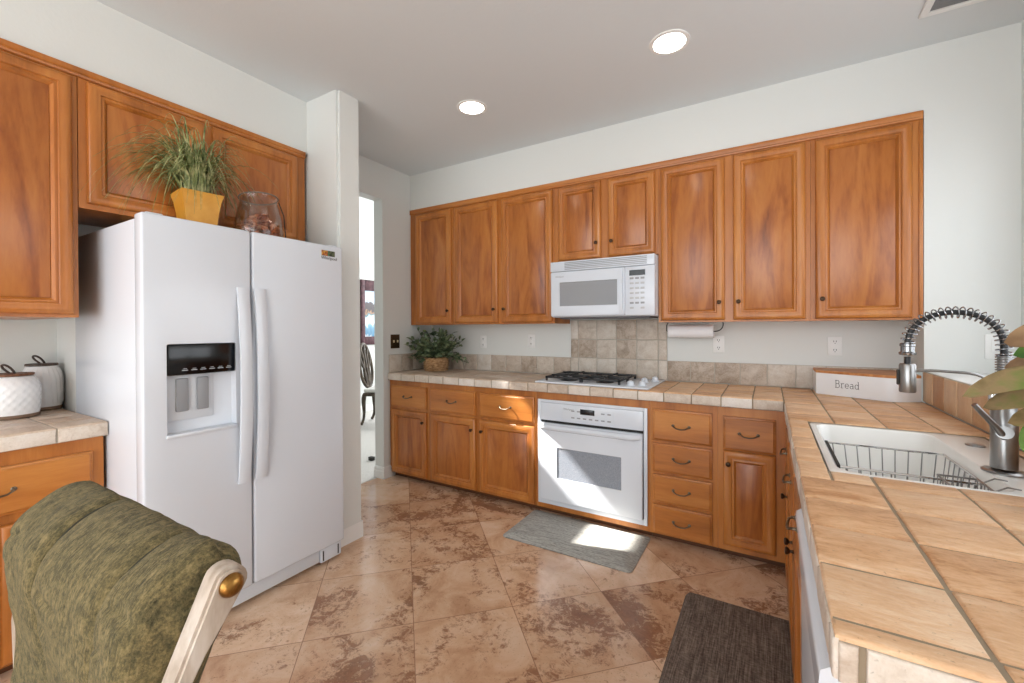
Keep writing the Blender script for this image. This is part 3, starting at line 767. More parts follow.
# ------------------------------------------------------------------ sink, rack, faucet
def build_sink():
    x0, x1, y0, y1 = SINK; zt = CT-.004
    sk = thing('kitchen_sink', 'white porcelain sink set into the tan tile counter', 'sink', (0, 0, 0))
    def rr(a, b, c, d, r, z, n=5):
        pts = []
        for cx, cy, s in ((b-r, d-r, 0), (a+r, d-r, 1), (a+r, c+r, 2), (b-r, c+r, 3)):
            for i in range(n+1):
                t = (s+i/n)*PI/2; pts.append((cx+r*math.cos(t), cy+r*math.sin(t), z))
        return pts
    bx0, bx1, by0, by1 = x0+.028, x1-.150, y0+.028, y1-.028
    bm = B(); g = .0025
    rings = [rr(x0+g, x1-g, y0+g, y1-g, .02, zt-.05), rr(x0+g, x1-g, y0+g, y1-g, .02, zt-.002), rr(x0+g+.003, x1-g-.003, y0+g+.003, y1-g-.003, .02, zt),
             rr(bx0-.006, bx1+.006, by0-.006, by1+.006, .05, zt), rr(bx0, bx1, by0, by1, .05, zt-.008), rr(bx0+.01, bx1-.01, by0+.01, by1-.01, .05, zt-.15),
             rr(bx0+.03, bx1-.03, by0+.03, by1-.03, .05, zt-.185), rr(bx0+.1, bx1-.1, by0+.1, by1-.1, .04, zt-.19)]
    ring_loft(bm, rings, False, True)
    # outer shell under the bowl
    rings2 = [rr(x0+g, x1-g, y0+g, y1-g, .02, zt-.05), rr(bx0-.01, bx1+.01, by0-.01, by1+.01, .05, zt-.06), rr(bx0, bx1, by0, by1, .05, zt-.20)]
    ring_loft(bm, rings2, False, True); bmesh.ops.recalc_face_normals(bm, faces=bm.faces[:])
    obj('basin', bm, PORC, sk, smooth=40)
    bm = B(); lathe(bm, [(.04, zt-.189), (.04, zt-.186), (.03, zt-.186), (.028, zt-.188)], ((bx0+bx1)/2, (by0+by1)/2, 0)); obj('drain', bm, STEEL, sk)
    bm = B(); lathe(bm, [(.024, zt+.0005), (.024, zt+.003), (.018, zt+.006), (.004, zt+.0065)], (.585, 2.0, 0), 24); obj('hole_cover', bm, STEEL, sk)
    return bx0, bx1, by0, by1, zt
bx0, bx1, by0, by1, szt = build_sink()
def build_rack():
    rk = thing('sink_rack', 'long steel wire dish rack sitting in the white sink', 'dish rack', (0, 0, 0))
    a, b, c, d = .18, .49, 1.61, 1.925; zt = .897; zb = .80
    bm = B()
    def rect(z, i=0): return [(a+i, c+i, z), (b-i, c+i, z), (b-i, d-i, z), (a+i, d-i, z)]
    for z, r, i in ((zt, .0035, 0), (zb, .003, .012)):
        p = rect(z, i)
        for q0, q1 in zip(p, p[1:]+p[:1]): tube(bm, [q0, q1], r, 6)
    obj('rim', bm, CHROME, rk)
    bm = B(); n = 9
    for i in range(n):
        x = a+(b-a)*(i+.5)/n; xi = a+.012+(b-a-.024)*(i+.5)/n
        tube(bm, [(x, c, zt), (xi, c+.012, zb), (xi, d-.012, zb), (x, d, zt)], .0019, 5)
    for j in range(8):
        y = c+(d-c)*(j+.5)/8; yi = c+.012+(d-c-.024)*(j+.5)/8
        tube(bm, [(a, y, zt), (a+.012, yi, zb), (b-.012, yi, zb), (b, y, zt)], .0019, 5)
    obj('wires', bm, STEEL, rk)
    bm = B(); box(bm, a-.006, a+.004, c-.004, d+.004, zt-.006, zt+.006, .002); obj('end_grip', bm, DARK, rk)
    bm = B()
    for (x, y) in ((a+.05, c+.05), (b-.05, c+.05), (b-.05, d-.05), (a+.05, d-.05)): lathe(bm, [(.008, szt-.189), (.006, zb)], (x, y, 0), 8)
    obj('feet', bm, DARK, rk)
build_rack()
def build_caddy():
    k = thing('wire_basket', 'small fine wire basket in the sink near the faucet', 'basket', (0, 0, 0))
    a, b, c, d, zt, zb = .395, .472, 1.47, 1.60, .912, .83
    bm = B()
    for z in (zt, (zt+zb)/2, zb):
        p = [(a, c, z), (b, c, z), (b, d, z), (a, d, z)]
        for q0, q1 in zip(p, p[1:]+p[:1]): tube(bm, [q0, q1], .0028 if z == zt else .0016, 5)
    for i in range(7):
        y = c+(d-c)*i/6; tube(bm, [(a, y, zt), (a, y, zb), (b, y, zb), (b, y, zt)], .0014, 5)
    for i in range(1, 5):
        x = a+(b-a)*i/5; tube(bm, [(x, c, zt), (x, c, zb), (x, d, zb), (x, d, zt)], .0014, 5)
    obj('wires', bm, STEEL, k)
    for yy in (c+.03, d-.03):
        bm = B(); tube(bm, [(b, yy, zt), (b+.022, yy, szt+.006), (b+.045, yy, szt+.004)], .002, 5); obj('hook', bm, STEEL, k)
build_caddy()
def helix(path, r, turns, n):
    pts = []; path = [Vector(p) for p in path]
    L = [0]
    for p, q in zip(path, path[1:]): L.append(L[-1]+(q-p).length)
    side = Vector((0, 1, 0))
    for i in range(n+1):
        s = L[-1]*i/n; j = 0
        while j < len(L)-2 and L[j+1] < s: j += 1
        t = (s-L[j])/(L[j+1]-L[j]); p = path[j].lerp(path[j+1], t); tg = (path[j+1]-path[j]).normalized()
        u = side; w = tg.cross(u).normalized(); a = 2*PI*turns*i/n
        pts.append(p+(u*math.cos(a)+w*math.sin(a))*r)
    return pts
def build_faucet():
    fx, fy = .545, 1.675
    fc = thing('kitchen_faucet', 'steel spring neck kitchen faucet behind the white sink', 'faucet', (0, 0, 0))
    z0 = szt+.001
    bm = B()
    pts = [(fx-.035+.085*math.cos(t)*.75, fy+.03+.105*math.sin(t)) for t in [2*PI*i/28 for i in range(28)]]
    lathe(bm, [(.044, z0), (.044, z0+.003), (.040, z0+.006), (.027, z0+.008)], (fx, fy, 0), 28); obj('base_flange', bm, STEEL, fc)
    bm = B(); lathe(bm, [(.0265, z0+.012), (.0265, 1.085), (.024, 1.09), (.024, 1.115), (.017, 1.12)], (fx, fy, 0), 28); obj('body', bm, STEEL, fc)
    bm = B(); tube(bm, [(fx, fy, 1.03), (fx-.010, fy-.035, 1.035)], .017, 16)
    tube(bm, [(fx-.006, fy-.022, 1.020), (fx-.03, fy-.045, 1.050), (fx-.075, fy-.06, 1.108)], [.009, .0075, .0065], 12); obj('lever', bm, STEEL, fc)
    bm = B(); tube(bm, [(fx, fy, 1.118), (fx, fy, 1.235)], .0135, 16); obj('riser', bm, STEEL, fc)
    arch = [Vector((fx, fy, 1.235))]
    hx, hz = .349, 1.262
    cx = (fx+hx)/2; rx = (fx-hx)/2
    for i in range(33):
        a = PI*i/32; arch.append(Vector((cx+rx*math.cos(a), fy+.0, 1.262+.094*math.sin(a)**.9)))
    bm = B(); tube(bm, arch, .0075, 10); obj('hose', bm, BLACKM, fc)
    bm = B(); tube(bm, helix(arch, .0155, 24, 24*16), .0018, 6); obj('spring', bm, COIL, fc)
    bm = B(); tube(bm, helix([(fx, fy, 1.12), (fx, fy, 1.238)], .0155, 17, 17*14), .0020, 6); obj('spring', bm, COIL, fc)
    bm = B(); lathe(bm, [(.012, 1.232), (.019, 1.234), (.020, 1.240), (.016, 1.243), (.016, 1.258), (.018, 1.260), (.018, 1.265), (.012, 1.267)], (hx, fy, 0), 20); obj('collar', bm, COIL, fc)
    bm = B(); lathe(bm, [(.008, 1.205), (.008, 1.228)], (hx, fy, 0), 12); obj('hose_end', bm, BLACKM, fc)
    bm = B(); lathe(bm, [(.018, 1.124), (.0195, 1.128), (.0195, 1.203), (.017, 1.208), (.008, 1.209)], (hx, fy, 0), 24); s = obj('spray_head', bm, STEEL, fc)
    bm = B(); box(bm, hx-.024, hx-.018, fy-.006, fy+.006, 1.145, 1.19, .002); obj('spray_button', bm, DARK, s)
    bm = B(); tube(bm, [(hx+.018, fy, 1.187), (hx+.05, fy, 1.190), (fx-.08, fy, 1.187)]+list(bez((fx-.08, fy, 1.187), (fx-.04, fy, 1.186), (fx-.022, fy, 1.17), (fx-.020, fy, 1.13), 8))[1:], .004, 8)
    obj('holder_arm', bm, STEEL, fc)
    bm = B(); lathe(bm, [(.009, 1.10), (.009, 1.14), (.006, 1.144)], (fx-.022, fy-.0, 0), 12); obj('arm_clip', bm, CHROME, fc)
build_faucet()

# ------------------------------------------------------------------ bread box with hand-drawn slab letters
def build_breadbox():
    bb = thing('bread_box', 'white corner bread box with wooden lid', 'bread box', (0, 0, 0))
    p0, p1, p2 = Vector((.237, 3.065)), Vector((.549, 2.885)), Vector((.672, 2.966))
    zb, zt = CT+.0015, 1.048
    back = [Vector((.672, 3.262)), Vector((.237, 3.262))]
    d1 = (p0-p1).normalized(); d2 = (p2-p1).normalized(); r = .05
    cur = [p1+d1*r*(1-t)**2+d2*r*t*t for t in [i/8 for i in range(9)]]
    poly = [p0]+cur+[p2]+back
    bm = B(); prism(bm, poly, zb, zt, 'xy'); obj('box_body', bm, plain('enamel_white', (236, 236, 238), .3), bb, smooth=30)
    lm = mottled('bamboo_lid', [(.35, (176, 112, 64)), (.65, (206, 146, 92))], 4, .45, (2, 14, 2), .05)
    bm = B(); prism(bm, poly, zt+.0005, zt+.014, 'xy'); obj('lid', bm, lm, bb, smooth=30)
    # lettering: B r e a d in thin slab serif strokes
    ux = (p1-p0).normalized(); nrm = Vector((ux.y, -ux.x))
    if nrm.y > 0: nrm = -nrm
    def arc(cx, cz, rx, rz, a0, a1, n=14): return [(cx+rx*math.cos(math.radians(a0+(a1-a0)*i/n)), cz+rz*math.sin(math.radians(a0+(a1-a0)*i/n))) for i in range(n+1)]
    L = []
    def B_(o):
        L.append([(o+.12, 0), (o+.12, 1)]); L.append([(o, 1), (o+.38, 1)]+arc(o+.38, .77, .2, .23, 90, -90)+[(o+.12, .54)])
        L.append([(o+.38, .54)]+arc(o+.40, .27, .24, .27, 90, -90)+[(o, 0)])
        return .78
    def r_(o):
        L.append([(o, .62), (o+.12, .62), (o+.12, 0)]); L.append([(o, 0), (o+.26, 0)]); L.append([(o+.12, .42)]+arc(o+.34, .42, .2, .2, 150, 50)); return .56
    def e_(o): L.append([(o+.02, .32), (o+.52, .32)]+arc(o+.27, .31, .26, .31, 0, 320)); return .64
    def a_(o):
        L.append(arc(o+.25, .44, .2, .19, 140, 0)+[(o+.45, .06), (o+.56, 0)]); L.append(arc(o+.24, .18, .21, .18, 0, 360)); return .64
    def d_(o):
        L.append(arc(o+.26, .31, .24, .31, 0, 360)); L.append([(o+.38, 1), (o+.5, 1), (o+.5, 0), (o+.62, 0)]); return .6
    o = 0
    for fn in (B_, r_, e_, a_, d_): o += fn(o)+.06
    hgt = .040; base = p0+ux*.098
    bm = B()
    for pl in L:
        tube(bm, [(*(base+ux*(x*hgt*.82)+nrm*.0004), zb+.047+z*hgt) for x, z in pl], .0014, 5)
    obj('lettering', bm, INK, bb)
build_breadbox()

# ------------------------------------------------------------------ small wall things
def plate_thing(name, label, cat, loc, rz, m, w, h, outlet=True, group=None):
    """local frame: x along the wall, -y out of the wall"""
    t = thing(name, label, cat, loc, rz, group)
    bm = B(); box(bm, -w/2, w/2, -.006, 0, -h/2, h/2, .002); obj('cover_plate', bm, m, t)
    return t
def outlet(x, z, y, label):
    t = plate_thing('wall_outlet', label, 'outlet', (x, y, z), 0, TRIMW, .07, .115, group='outlets on the back wall')
    for s in (-1, 1):
        bm = B(); lathe(bm, [(.017, -.0055), (.017, -.0085), (.015, -.009)], (0, 0, s*.026), 16, 'y'); bmesh.ops.recalc_face_normals(bm, faces=bm.faces[:])
        r = obj('socket', bm, TRIMW, t)
        bm = B(); box(bm, -.0075, -.0045, -.0095, -.0088, s*.026-.002, s*.026+.008); box(bm, .0045, .0075, -.0095, -.0088, s*.026-.002, s*.026+.008)
        box(bm, -.002, .002, -.0095, -.0088, s*.026-.011, s*.026-.006); obj('slots', bm, DARK, r, smooth=0)
outlet(-1.765, 1.203, YB-.0005, 'white outlet midway between the basket plant and the cooktop')
outlet(-.297, 1.198, YB-.0005, 'white outlet just right of the paper towel roll')
outlet(.349, 1.196, YB-.0005, 'white outlet above the bread box')
outlet(-2.27, 1.19, YB-.0005, 'white outlet half hidden right of the basket plant')
t = plate_thing('light_switch', 'white rocker switch plate on the wall behind the faucet', 'switch', (.945, YU-.0005, 1.215), 0, TRIMW, .075, .12)
bm = B(); box(bm, -.016, .016, -.009, -.0055, -.033, .033, .002); obj('rocker', bm, TRIMW, t)
t = plate_thing('light_switch', 'bronze double toggle switch plate on the wall beside the passage', 'switch', (XN+.0005, 2.788, 1.201), PI/2, plain('bronze_plate', (82, 64, 44), .4, .7), .105, .125)
for s in (-1, 1):
    bm = B(); box(bm, s*.023-.005, s*.023+.005, -.018, -.005, -.010, .012, .002); obj('toggle', bm, plain('ivory', (226, 210, 170), .4), t)

# paper towel roll on a bent wire hanger
pt = thing('paper_towel_roll', 'white paper towel roll under the wall cabinet', 'paper towel', (0, 0, 0))
bm = B(); lathe(bm, [(.018, -.608), (.044, -.608), (.0455, -.606), (.0455, -.319), (.044, -.317), (.018, -.317)], (0, 3.185, 1.287), 28, 'x', cap=False)
lathe(bm, [(.018, -.608), (.018, -.317)], (0, 3.185, 1.287), 28, 'x', cap=False)
bmesh.ops.recalc_face_normals(bm, faces=bm.faces[:]); obj('paper', bm, plain('paper_white', (240, 240, 242), .9), pt)
th = thing('towel_holder', 'thin black wire holder carrying the paper towel roll', 'holder', (0, 0, 0))
bm = B(); tube(bm, [(-.612, 3.185, 1.349), (-.622, 3.185, 1.33), (-.622, 3.185, 1.29), (-.612, 3.185, 1.287), (-.31, 3.185, 1.287)]+list(bez((-.31, 3.185, 1.287), (-.27, 3.185, 1.29), (-.255, 3.185, 1.32), (-.262, 3.185, 1.349), 8)), .0035, 8)
obj('wire', bm, BLACKM, th)
bm = B()
lathe(bm, [(.016, -.612), (.016, -.609)], (0, 3.185, 1.287), 14, 'x'); obj('end_disc', bm, BLACKM, th)

# ------------------------------------------------------------------ plants
def leaf_pair(bm, base, d, L, w, droop, roll=0, n=5, th=.0008, mi=(0, 0), fold=.25, pw=.8):
    """one solid leaf: top and underside surfaces sharing a rim"""
    base = Vector(base); d = Vector(d).normalized()
    side = d.cross(Vector((0, 0, 1)));
    if side.length < 1e-3: side = Vector((1, 0, 0))
    side.normalize(); upv = side.cross(d).normalized()
    side, upv = side*math.cos(roll)+upv*math.sin(roll), upv*math.cos(roll)-side*math.sin(roll)
    top = []; bot = []
    for i in range(n+1):
        t = i/n; c = base+d*L*t+Vector((0, 0, -1))*droop*L*t*t
        ww = w*math.sin(PI*min(1, .08+t*.92))**pw*(1 if t < 1 else .05)
        nn = upv
        top.append([c-side*ww+nn*(fold*ww+th), c+nn*th, c+side*ww+nn*(fold*ww+th)])
        bot.append([c-side*ww+nn*fold*ww, c-nn*0, c+side*ww+nn*fold*ww])
    tv = [[bm.verts.new(p) for p in r] for r in top]; bv = [[bm.verts.new(p) for p in r] for r in bot]
    for i in range(n):
        for k in (0, 1):
            bm.faces.new((tv[i][k], tv[i][k+1], tv[i+1][k+1], tv[i+1][k])).material_index = mi[0]
            bm.faces.new((bv[i][k], bv[i+1][k], bv[i+1][k+1], bv[i][k+1])).material_index = mi[1]
        for k in (0, 2):
            bm.faces.new((tv[i][k], tv[i+1][k], bv[i+1][k], bv[i][k])).material_index = mi[0]
def build_basket_plant():
    c = (-2.63, 3.035, CT+.001)
    p = thing('potted_plant', 'bushy dark green plant in a woven basket in the corner', 'plant', c)
    bk = mottled('woven_basket', [(.3, (120, 88, 58)), (.5, (176, 136, 96)), (.7, (206, 170, 128))], 30, .8, (1, 1, 2.5), .6, .01)
    bm = B(); lathe(bm, [(.075, 0), (.095, .01), (.108, .05), (.112, .085), (.104, .118), (.100, .125), (.092, .12), (.095, .08), (.08, .02), (.02, .015)], (0, 0, 0), 28)
    for k in range(6):
        z = .012+k*.019; rr_ = .1+.012*math.sin(PI*min(1, z/.13))
        tube(bm, [((rr_+.002*math.sin(i*1.9+k*PI))*math.cos(2*PI*i/40), (rr_+.002*math.sin(i*1.9+k*PI))*math.sin(2*PI*i/40), z) for i in range(40)], .006, 6, True)
    obj('basket', bm, bk, p, smooth=60)
    t = NT('dark_leaf', .45); at = t.noise(t.coord((1, 1, 1)), 22, 2); t.color(t.ramp(at, [(.35, (52, 66, 46)), (.48, (90, 108, 76)), (.6, (130, 144, 108)), (.72, (178, 184, 146))]))
    rnd = random.Random(3); bm = B(); sm = B()
    for s in range(75):
        a = rnd.uniform(0, 2*PI); el = rnd.uniform(-.1, 1.45); R_ = rnd.uniform(.17, .285)
        d = Vector((math.cos(a)*math.cos(el), math.sin(a)*math.cos(el)*.62, math.sin(el)*.95+.1))
        b0 = Vector((math.cos(a)*.05, math.sin(a)*.04, .115)); tip = b0+d*R_
        if el < .3: tip.z -= .05
        tip.y = min(tip.y, .19); tip.z = min(tip.z, .40); tip.x = max(tip.x, -.24)
        mid = b0.lerp(tip, .5)+Vector((0, 0, .03)); st = bez(b0, b0+Vector((0, 0, .05)), mid, tip, 6); tube(sm, st, .0018, 5)
        for k in range(11):
            q = st[min(6, 1+k//2)]
            ld = Vector((rnd.uniform(-1, 1), rnd.uniform(-1, .6), rnd.uniform(-.5, .8)))+d*.8
            L_ = rnd.uniform(.042, .068)
            if q.x < -.2: ld.x = abs(ld.x)
            if q.y > .14: ld.y = -abs(ld.y)
            if q.z > .37: ld.z = -abs(ld.z)
            leaf_pair(bm, q, ld, L_, rnd.uniform(.012, .019), .2, rnd.uniform(-1, 1), 4)
    # a few long narrow fronds on the left
    for k in range(11):
        z = .14+.014*k; q = Vector((-.10, -.04, z)); leaf_pair(bm, q, (-1, -.5, .15+.03*k-.2), .13, .006, .2, 0, 5)
    obj('foliage', bm, t.m, p, smooth=0); obj('stems', sm, plain('stem', (70, 66, 40), .7), p)
build_basket_plant()
def build_grass():
    c = (-2.39, 1.015, 1.767)
    p = thing('potted_grass', 'spiky green grass plant in a yellow flared pot on the refrigerator', 'plant', c)
    yl = mottled('yellow_glaze', [(.3, (206, 142, 46)), (.7, (226, 166, 70))], 10, .3, bump=.03)
    bm = B(); rings = []
    for z, h in ((0, .060), (.01, .061), (.06, .063), (.12, .069), (.17, .077), (.205, .087)):
        rings.append([(-h, -h, z), (h, -h, z), (h, h, z), (-h, h, z)])
    for z, h in ((.205, .082), (.175, .074), (.173, .01)): rings.append([(-h, -h, z), (h, -h, z), (h, h, z), (-h, h, z)])
    ring_loft(bm, rings); bmesh.ops.recalc_face_normals(bm, faces=bm.faces[:]); bmesh.ops.rotate(bm, verts=bm.verts[:], cent=(0, 0, 0), matrix=Matrix.Rotation(-.12, 3, 'Z')); obj('pot', bm, yl, p, smooth=20)
    bm = B(); box(bm, -.071, .071, -.071, .071, .172, .184, .004); obj('soil', bm, plain('moss', (70, 66, 40), .95), p)
    t = NT('grass_blade', .5); oi = t.noise(t.coord((1, 1, 1)), 30, 2); t.color(t.ramp(oi, [(.35, (84, 98, 52)), (.5, (130, 140, 84)), (.64, (180, 178, 128))]))
    rnd = random.Random(11); bm = B()
    for k in range(380):
        a = rnd.uniform(0, 2*PI); r0_ = rnd.uniform(0, .065)
        b0 = Vector((r0_*math.cos(a), r0_*math.sin(a), .185))
        lean = rnd.uniform(.03, 1.0)**.6; L_ = rnd.uniform(.24, .47)
        a += rnd.uniform(-.5, .5)
        ox, oy = math.cos(a), math.sin(a)
        if k % 4 == 0: oy = -abs(oy)
        reach = L_*lean*.92; hgt = L_*(1-.5*lean)
        drop = lean**2*rnd.uniform(.25, 1.0)*L_
        ex = b0.x+ox*reach; ey = b0.y+oy*reach
        ex = max(ex, -.108+rnd.uniform(0, .03)); ex = min(ex, .2)   # the cabinet behind stops them
        ez = .185+hgt*.8-drop
        if abs(ex) < .30 and -.32 < ey: ez = max(ez, .03)
        P = bez(b0, b0+Vector((ox*reach*.12, oy*reach*.12, hgt*.75)), Vector((b0.x+(ex-b0.x)*.62, b0.y+(ey-b0.y)*.62, .185+hgt*1.1)), Vector((ex, ey, ez)), 9)
        if any((q[0]-.075)**2+(q[1]-.253)**2 < .128**2 and q[2] < .29 for q in P): continue
        w0 = rnd.uniform(.0022, .004); sd = Vector((-oy, ox, 0)); prev = None
        for i, q in enumerate(P):
            w = w0*(1-(i/9)**2)+.0003
            q = Vector(q); q.x = max(q.x, -.118)
            cur = (bm.verts.new(q-sd*w), bm.verts.new(q+Vector((0, 0, .0012))), bm.verts.new(q+sd*w), bm.verts.new(q-Vector((0, 0, .0006))))
            if prev:
                for j in range(4): bm.faces.new((prev[j], prev[(j+1) % 4], cur[(j+1) % 4], cur[j]))
            prev = cur
    obj('grass_blades', bm, t.m, p, smooth=60)
build_grass()
def build_jar():
    c = (-2.315, 1.268, 1.767)
    j = thing('glass_jar', 'clear glass cookie jar with tilted mouth on the refrigerator', 'jar', c)
    n = 36; bm = B()
    def ring(r, z, tilt=0, dx=0): return [((r*math.cos(2*PI*i/n))+dx, r*math.sin(2*PI*i/n)+0, z+tilt*r*math.cos(2*PI*i/n)) for i in range(n)]
    outer = [ring(.07, 0), ring(.098, .004), ring(.113, .03), ring(.116, .07), ring(.108, .13, .02), ring(.094, .19, .06), ring(.086, .225, .1), ring(.09, .24, .12)]
    inner = [ring(.086, .239, .12), ring(.082, .225, .1), ring(.09, .19, .06), ring(.104, .13, .02), ring(.112, .07), ring(.108, .03), ring(.06, .01)]
    ring_loft(bm, outer+inner); bmesh.ops.recalc_face_normals(bm, faces=bm.faces[:]); obj('jar_body', bm, JARGLASS, j, smooth=60)
    bm = B(); tube(bm, ring(.0905, .242, .12), .0035, 6, True)
    obj('rim_wire', bm, plain('rim_grey', (120, 110, 100), .4), j)
    bm = B(); tube(bm, [(.03, .09, .238), (.03, .118, .17), (.03, .128, .06), (.03, .122, .03)], .003, 6); obj('latch_wire', bm, DARK, j)
    rnd = random.Random(5); bm = B()
    for k in range(150):
        a = rnd.uniform(0, 2*PI); z = rnd.uniform(.018, .14); r = .088*math.sqrt(rnd.random())*(1 if z < .1 else .8)
        q = Vector((r*math.cos(a), r*math.sin(a), z)); rot = Matrix.Rotation(rnd.uniform(0, 3), 3, Vector((rnd.random(), rnd.random(), rnd.random())).normalized())
        R0 = rnd.uniform(.016, .025)
        rings = []
        for h, s in ((-.003, .8), (0, 1), (.003, .85)):
            rings.append([q+rot @ Vector((R0*s*math.cos(2*PI*i/9)*(1+.15*math.sin(3*i)), R0*s*math.sin(2*PI*i/9), h+.006*math.cos(2*PI*i/9)**2)) for i in range(9)])
        ring_loft(bm, rings)
    bmesh.ops.recalc_face_normals(bm, faces=bm.faces[:])
    t = NT('dried_slices', .6); t.color(t.ramp(t.noise(t.coord((1, 1, 1)), 25, 3), [(.35, (120, 66, 44)), (.5, (196, 118, 80)), (.65, (230, 176, 140))]))
    o = obj('potpourri', bm, t.m, loc=c); tag(o, 'orange brown dried slices heaped inside the glass jar', 'potpourri', kind='stuff')
build_jar()
def build_magnolia():
    c = (.560, 1.375, CT+.001)
    p = thing('vase_of_leaves', 'broad green and brown magnolia leaves at the right edge beside the faucet', 'plant', c)
    bm = B(); lathe(bm, [(.04, 0), (.06, .01), (.065, .08), (.045, .15), (.04, .17), (.034, .168), (.038, .15), (.056, .08), (.05, .02), (.01, .015)], (0, 0, 0), 24); obj('vase', bm, plain('cream_ceramic', (226, 216, 198), .3), p)
    t = NT('magnolia_top', .3); t.color(t.ramp(t.noise(t.coord((1, 1, 1)), 12, 3), [(.35, (52, 92, 22)), (.6, (104, 140, 46))]))
    t2 = NT('magnolia_mid', .4); t2.color(t2.ramp(t2.noise(t2.coord((1, 1, 1)), 16, 4), [(.35, (116, 100, 62)), (.5, (148, 126, 88)), (.68, (112, 128, 58))]))
    br = NT('magnolia_back', .6); br.color(br.ramp(br.noise(br.coord((1, 1, 1)), 14, 3), [(.35, (128, 98, 68)), (.65, (166, 134, 98))]))
    st = B(); bm = B()
    leaves = [  # base, direction, length, half width, droop, roll, top material
        ((.000, .05, .372), (-.8, .1, .12), .095, .036, .35, .9, 2),
        ((.015, .02, .345), (-1, .1, .06), .105, .030, .25, .75, 0),
        ((.012, .03, .322), (-1, .25, .05), .11, .032, .3, .55, 2),
        ((-.015, .0, .282), (-1, .0, .10), .165, .034, .42, .7, 1),
        ((-.015, .01, .240), (-1, .1, .06), .125, .032, .35, .7, 1),
        ((-.015, .0, .200), (-1, .1, .08), .09, .030, .35, .7, 1),
        ((-.050, .0, .195), (-.35, -.1, -.9), .085, .024, .05, .6, 0), ((-.035, .02, .17), (-.2, -.1, -.9), .085, .026, .05, -.5, 0),
        ((-.03, 0, .36), (-.4, -.7, .4), .13, .034, .3, .2, 0), ((0, 0, .38), (.6, .4, .6), .13, .034, .3, .2, 0),
        ((0, 0, .33), (.8, -.4, .2), .14, .034, .3, .3, 1), ((0, .0, .30), (.2, .9, .1), .13, .034, .3, .2, 0), ((0, 0, .27), (.5, -.9, 0), .13, .034, .3, -.2, 0),
    ]
    for b0, d, L_, w, dr, ro, mi in leaves:
        leaf_pair(bm, b0, d, L_, w, dr, ro, 11, .001, (mi, 2), .12, .5)
        tube(st, bez((0, 0, .12), (0, 0, .2), (b0[0]*.6, b0[1]*.6, b0[2]-.04), b0, 6), .003, 6)
    obj('leaves', bm, [t.m, t2.m, br.m], p, smooth=60); obj('stems', st, plain('twig', (94, 72, 48), .8), p)
build_magnolia()

# ------------------------------------------------------------------ canisters
def canister(c, r, h, label, style, lid_m):
    cn = thing('canister', label, 'canister', c, 0, 'white ceramic canisters on the left counter')
    wm = plain('canister_white', (238, 238, 238), .22)
    n = 72; nz = 28; bm = B(); rings = []
    for i in range(nz+1):
        t = i/nz; z = .016+t*(h-.016)
        rad = r*(1-.28*max(0, (t-.62)/.38)**2.0) if t > .62 else r*(1-.05*(1-t)**3)
        ring = []
        for k in range(n):
            a = 2*PI*k/n
            if style == 'scallop': dd = .0022*math.cos(a*18+PI*(int(t*9) % 2))*math.sin(PI*((t*9) % 1))
            else: dd = .0028*math.cos(a*22+t*5.0)
            if t > .93 or t < .04: dd = 0
            ring.append(((rad+dd)*math.cos(a), (rad+dd)*math.sin(a), z))
        rings.append(ring)
    ring_loft(bm, rings); obj('jar', bm, wm, cn, smooth=60)
    cm = plain('raw_clay', (128, 102, 82), .8)
    bm = B(); lathe(bm, [(r*.93, 0), (r*.965, .004), (r*.955, .016)], (0, 0, 0), 40); obj('clay_foot', bm, cm, cn)
    bm = B(); lr = r*.78; lathe(bm, [(lr*.9, h+.0005), (lr, h+.002), (lr, h+.010), (lr*.97, h+.012)], (0, 0, 0), 36); ld = obj('lid', bm, lid_m, cn)
    bm = B()
    tube(bm, bez((-.006, -.004, h+.012), (-.05, -.05, h+.060), (.012, -.012, h+.068), (.010, .008, h+.012), 14), .0045, 8)
    obj('loop', bm, plain('dark_leather', (58, 40, 32), .6), ld)
LIDB = mottled('lid_brown', [(.35, (96, 62, 44)), (.65, (134, 92, 68))], 8, .5, (2, 12, 2), .05)
LIDG = mottled('lid_dark', [(.35, (66, 54, 48)), (.65, (98, 84, 74))], 8, .5, (2, 12, 2), .05)
canister((-2.945, .506, CT+.001), .091, .186, 'front white canister with dimpled rows and brown wooden lid', 'scallop', LIDB)
canister((-3.110, .634, CT+.001), .074, .215, 'rear white canister with slanted ribs and dark lid', 'rib', LIDG)
canister((-3.08, .300, CT+.001), .092, .215, 'white canister at the far left edge, mostly cut off', 'rib', LIDG)

# ------------------------------------------------------------------ mats
def floor_mat_thing(label, m, x0, x1, y0, y1, bev, name='kitchen_mat'):
    bm = B(); r = .03
    def rr(i, z):
        pts = []
        for cx, cy, s in ((x1-r, y1-r, 0), (x0+r, y1-r, 1), (x0+r, y0+r, 2), (x1-r, y0+r, 3)):
            for k in range(5):
                t = (s+k/4)*PI/2; pts.append((cx+(r-min(i, r*.9))*math.cos(t)-(max(0, i-r*.9) if s in (0, 3) else -max(0, i-r*.9)), cy+(r-min(i, r*.9))*math.sin(t)-(max(0, i-r*.9) if s in (0, 1) else -max(0, i-r*.9)), z))
        return pts
    ring_loft(bm, [rr(0, .001), rr(0, .005), rr(bev, .021), rr(bev+.004, .0215)]); bmesh.ops.recalc_face_normals(bm, faces=bm.faces[:])
    return tag(obj(name, bm, m, smooth=25), label, 'mat')
floor_mat_thing('grey woven cushioned mat on the floor in front of the oven', MATG, -1.452, -.632, 2.285, 2.742, .06)
floor_mat_thing('dark brown woven mat on the floor in front of the sink cabinets', MATB, -.352, .10, 1.45, 2.255, .012)

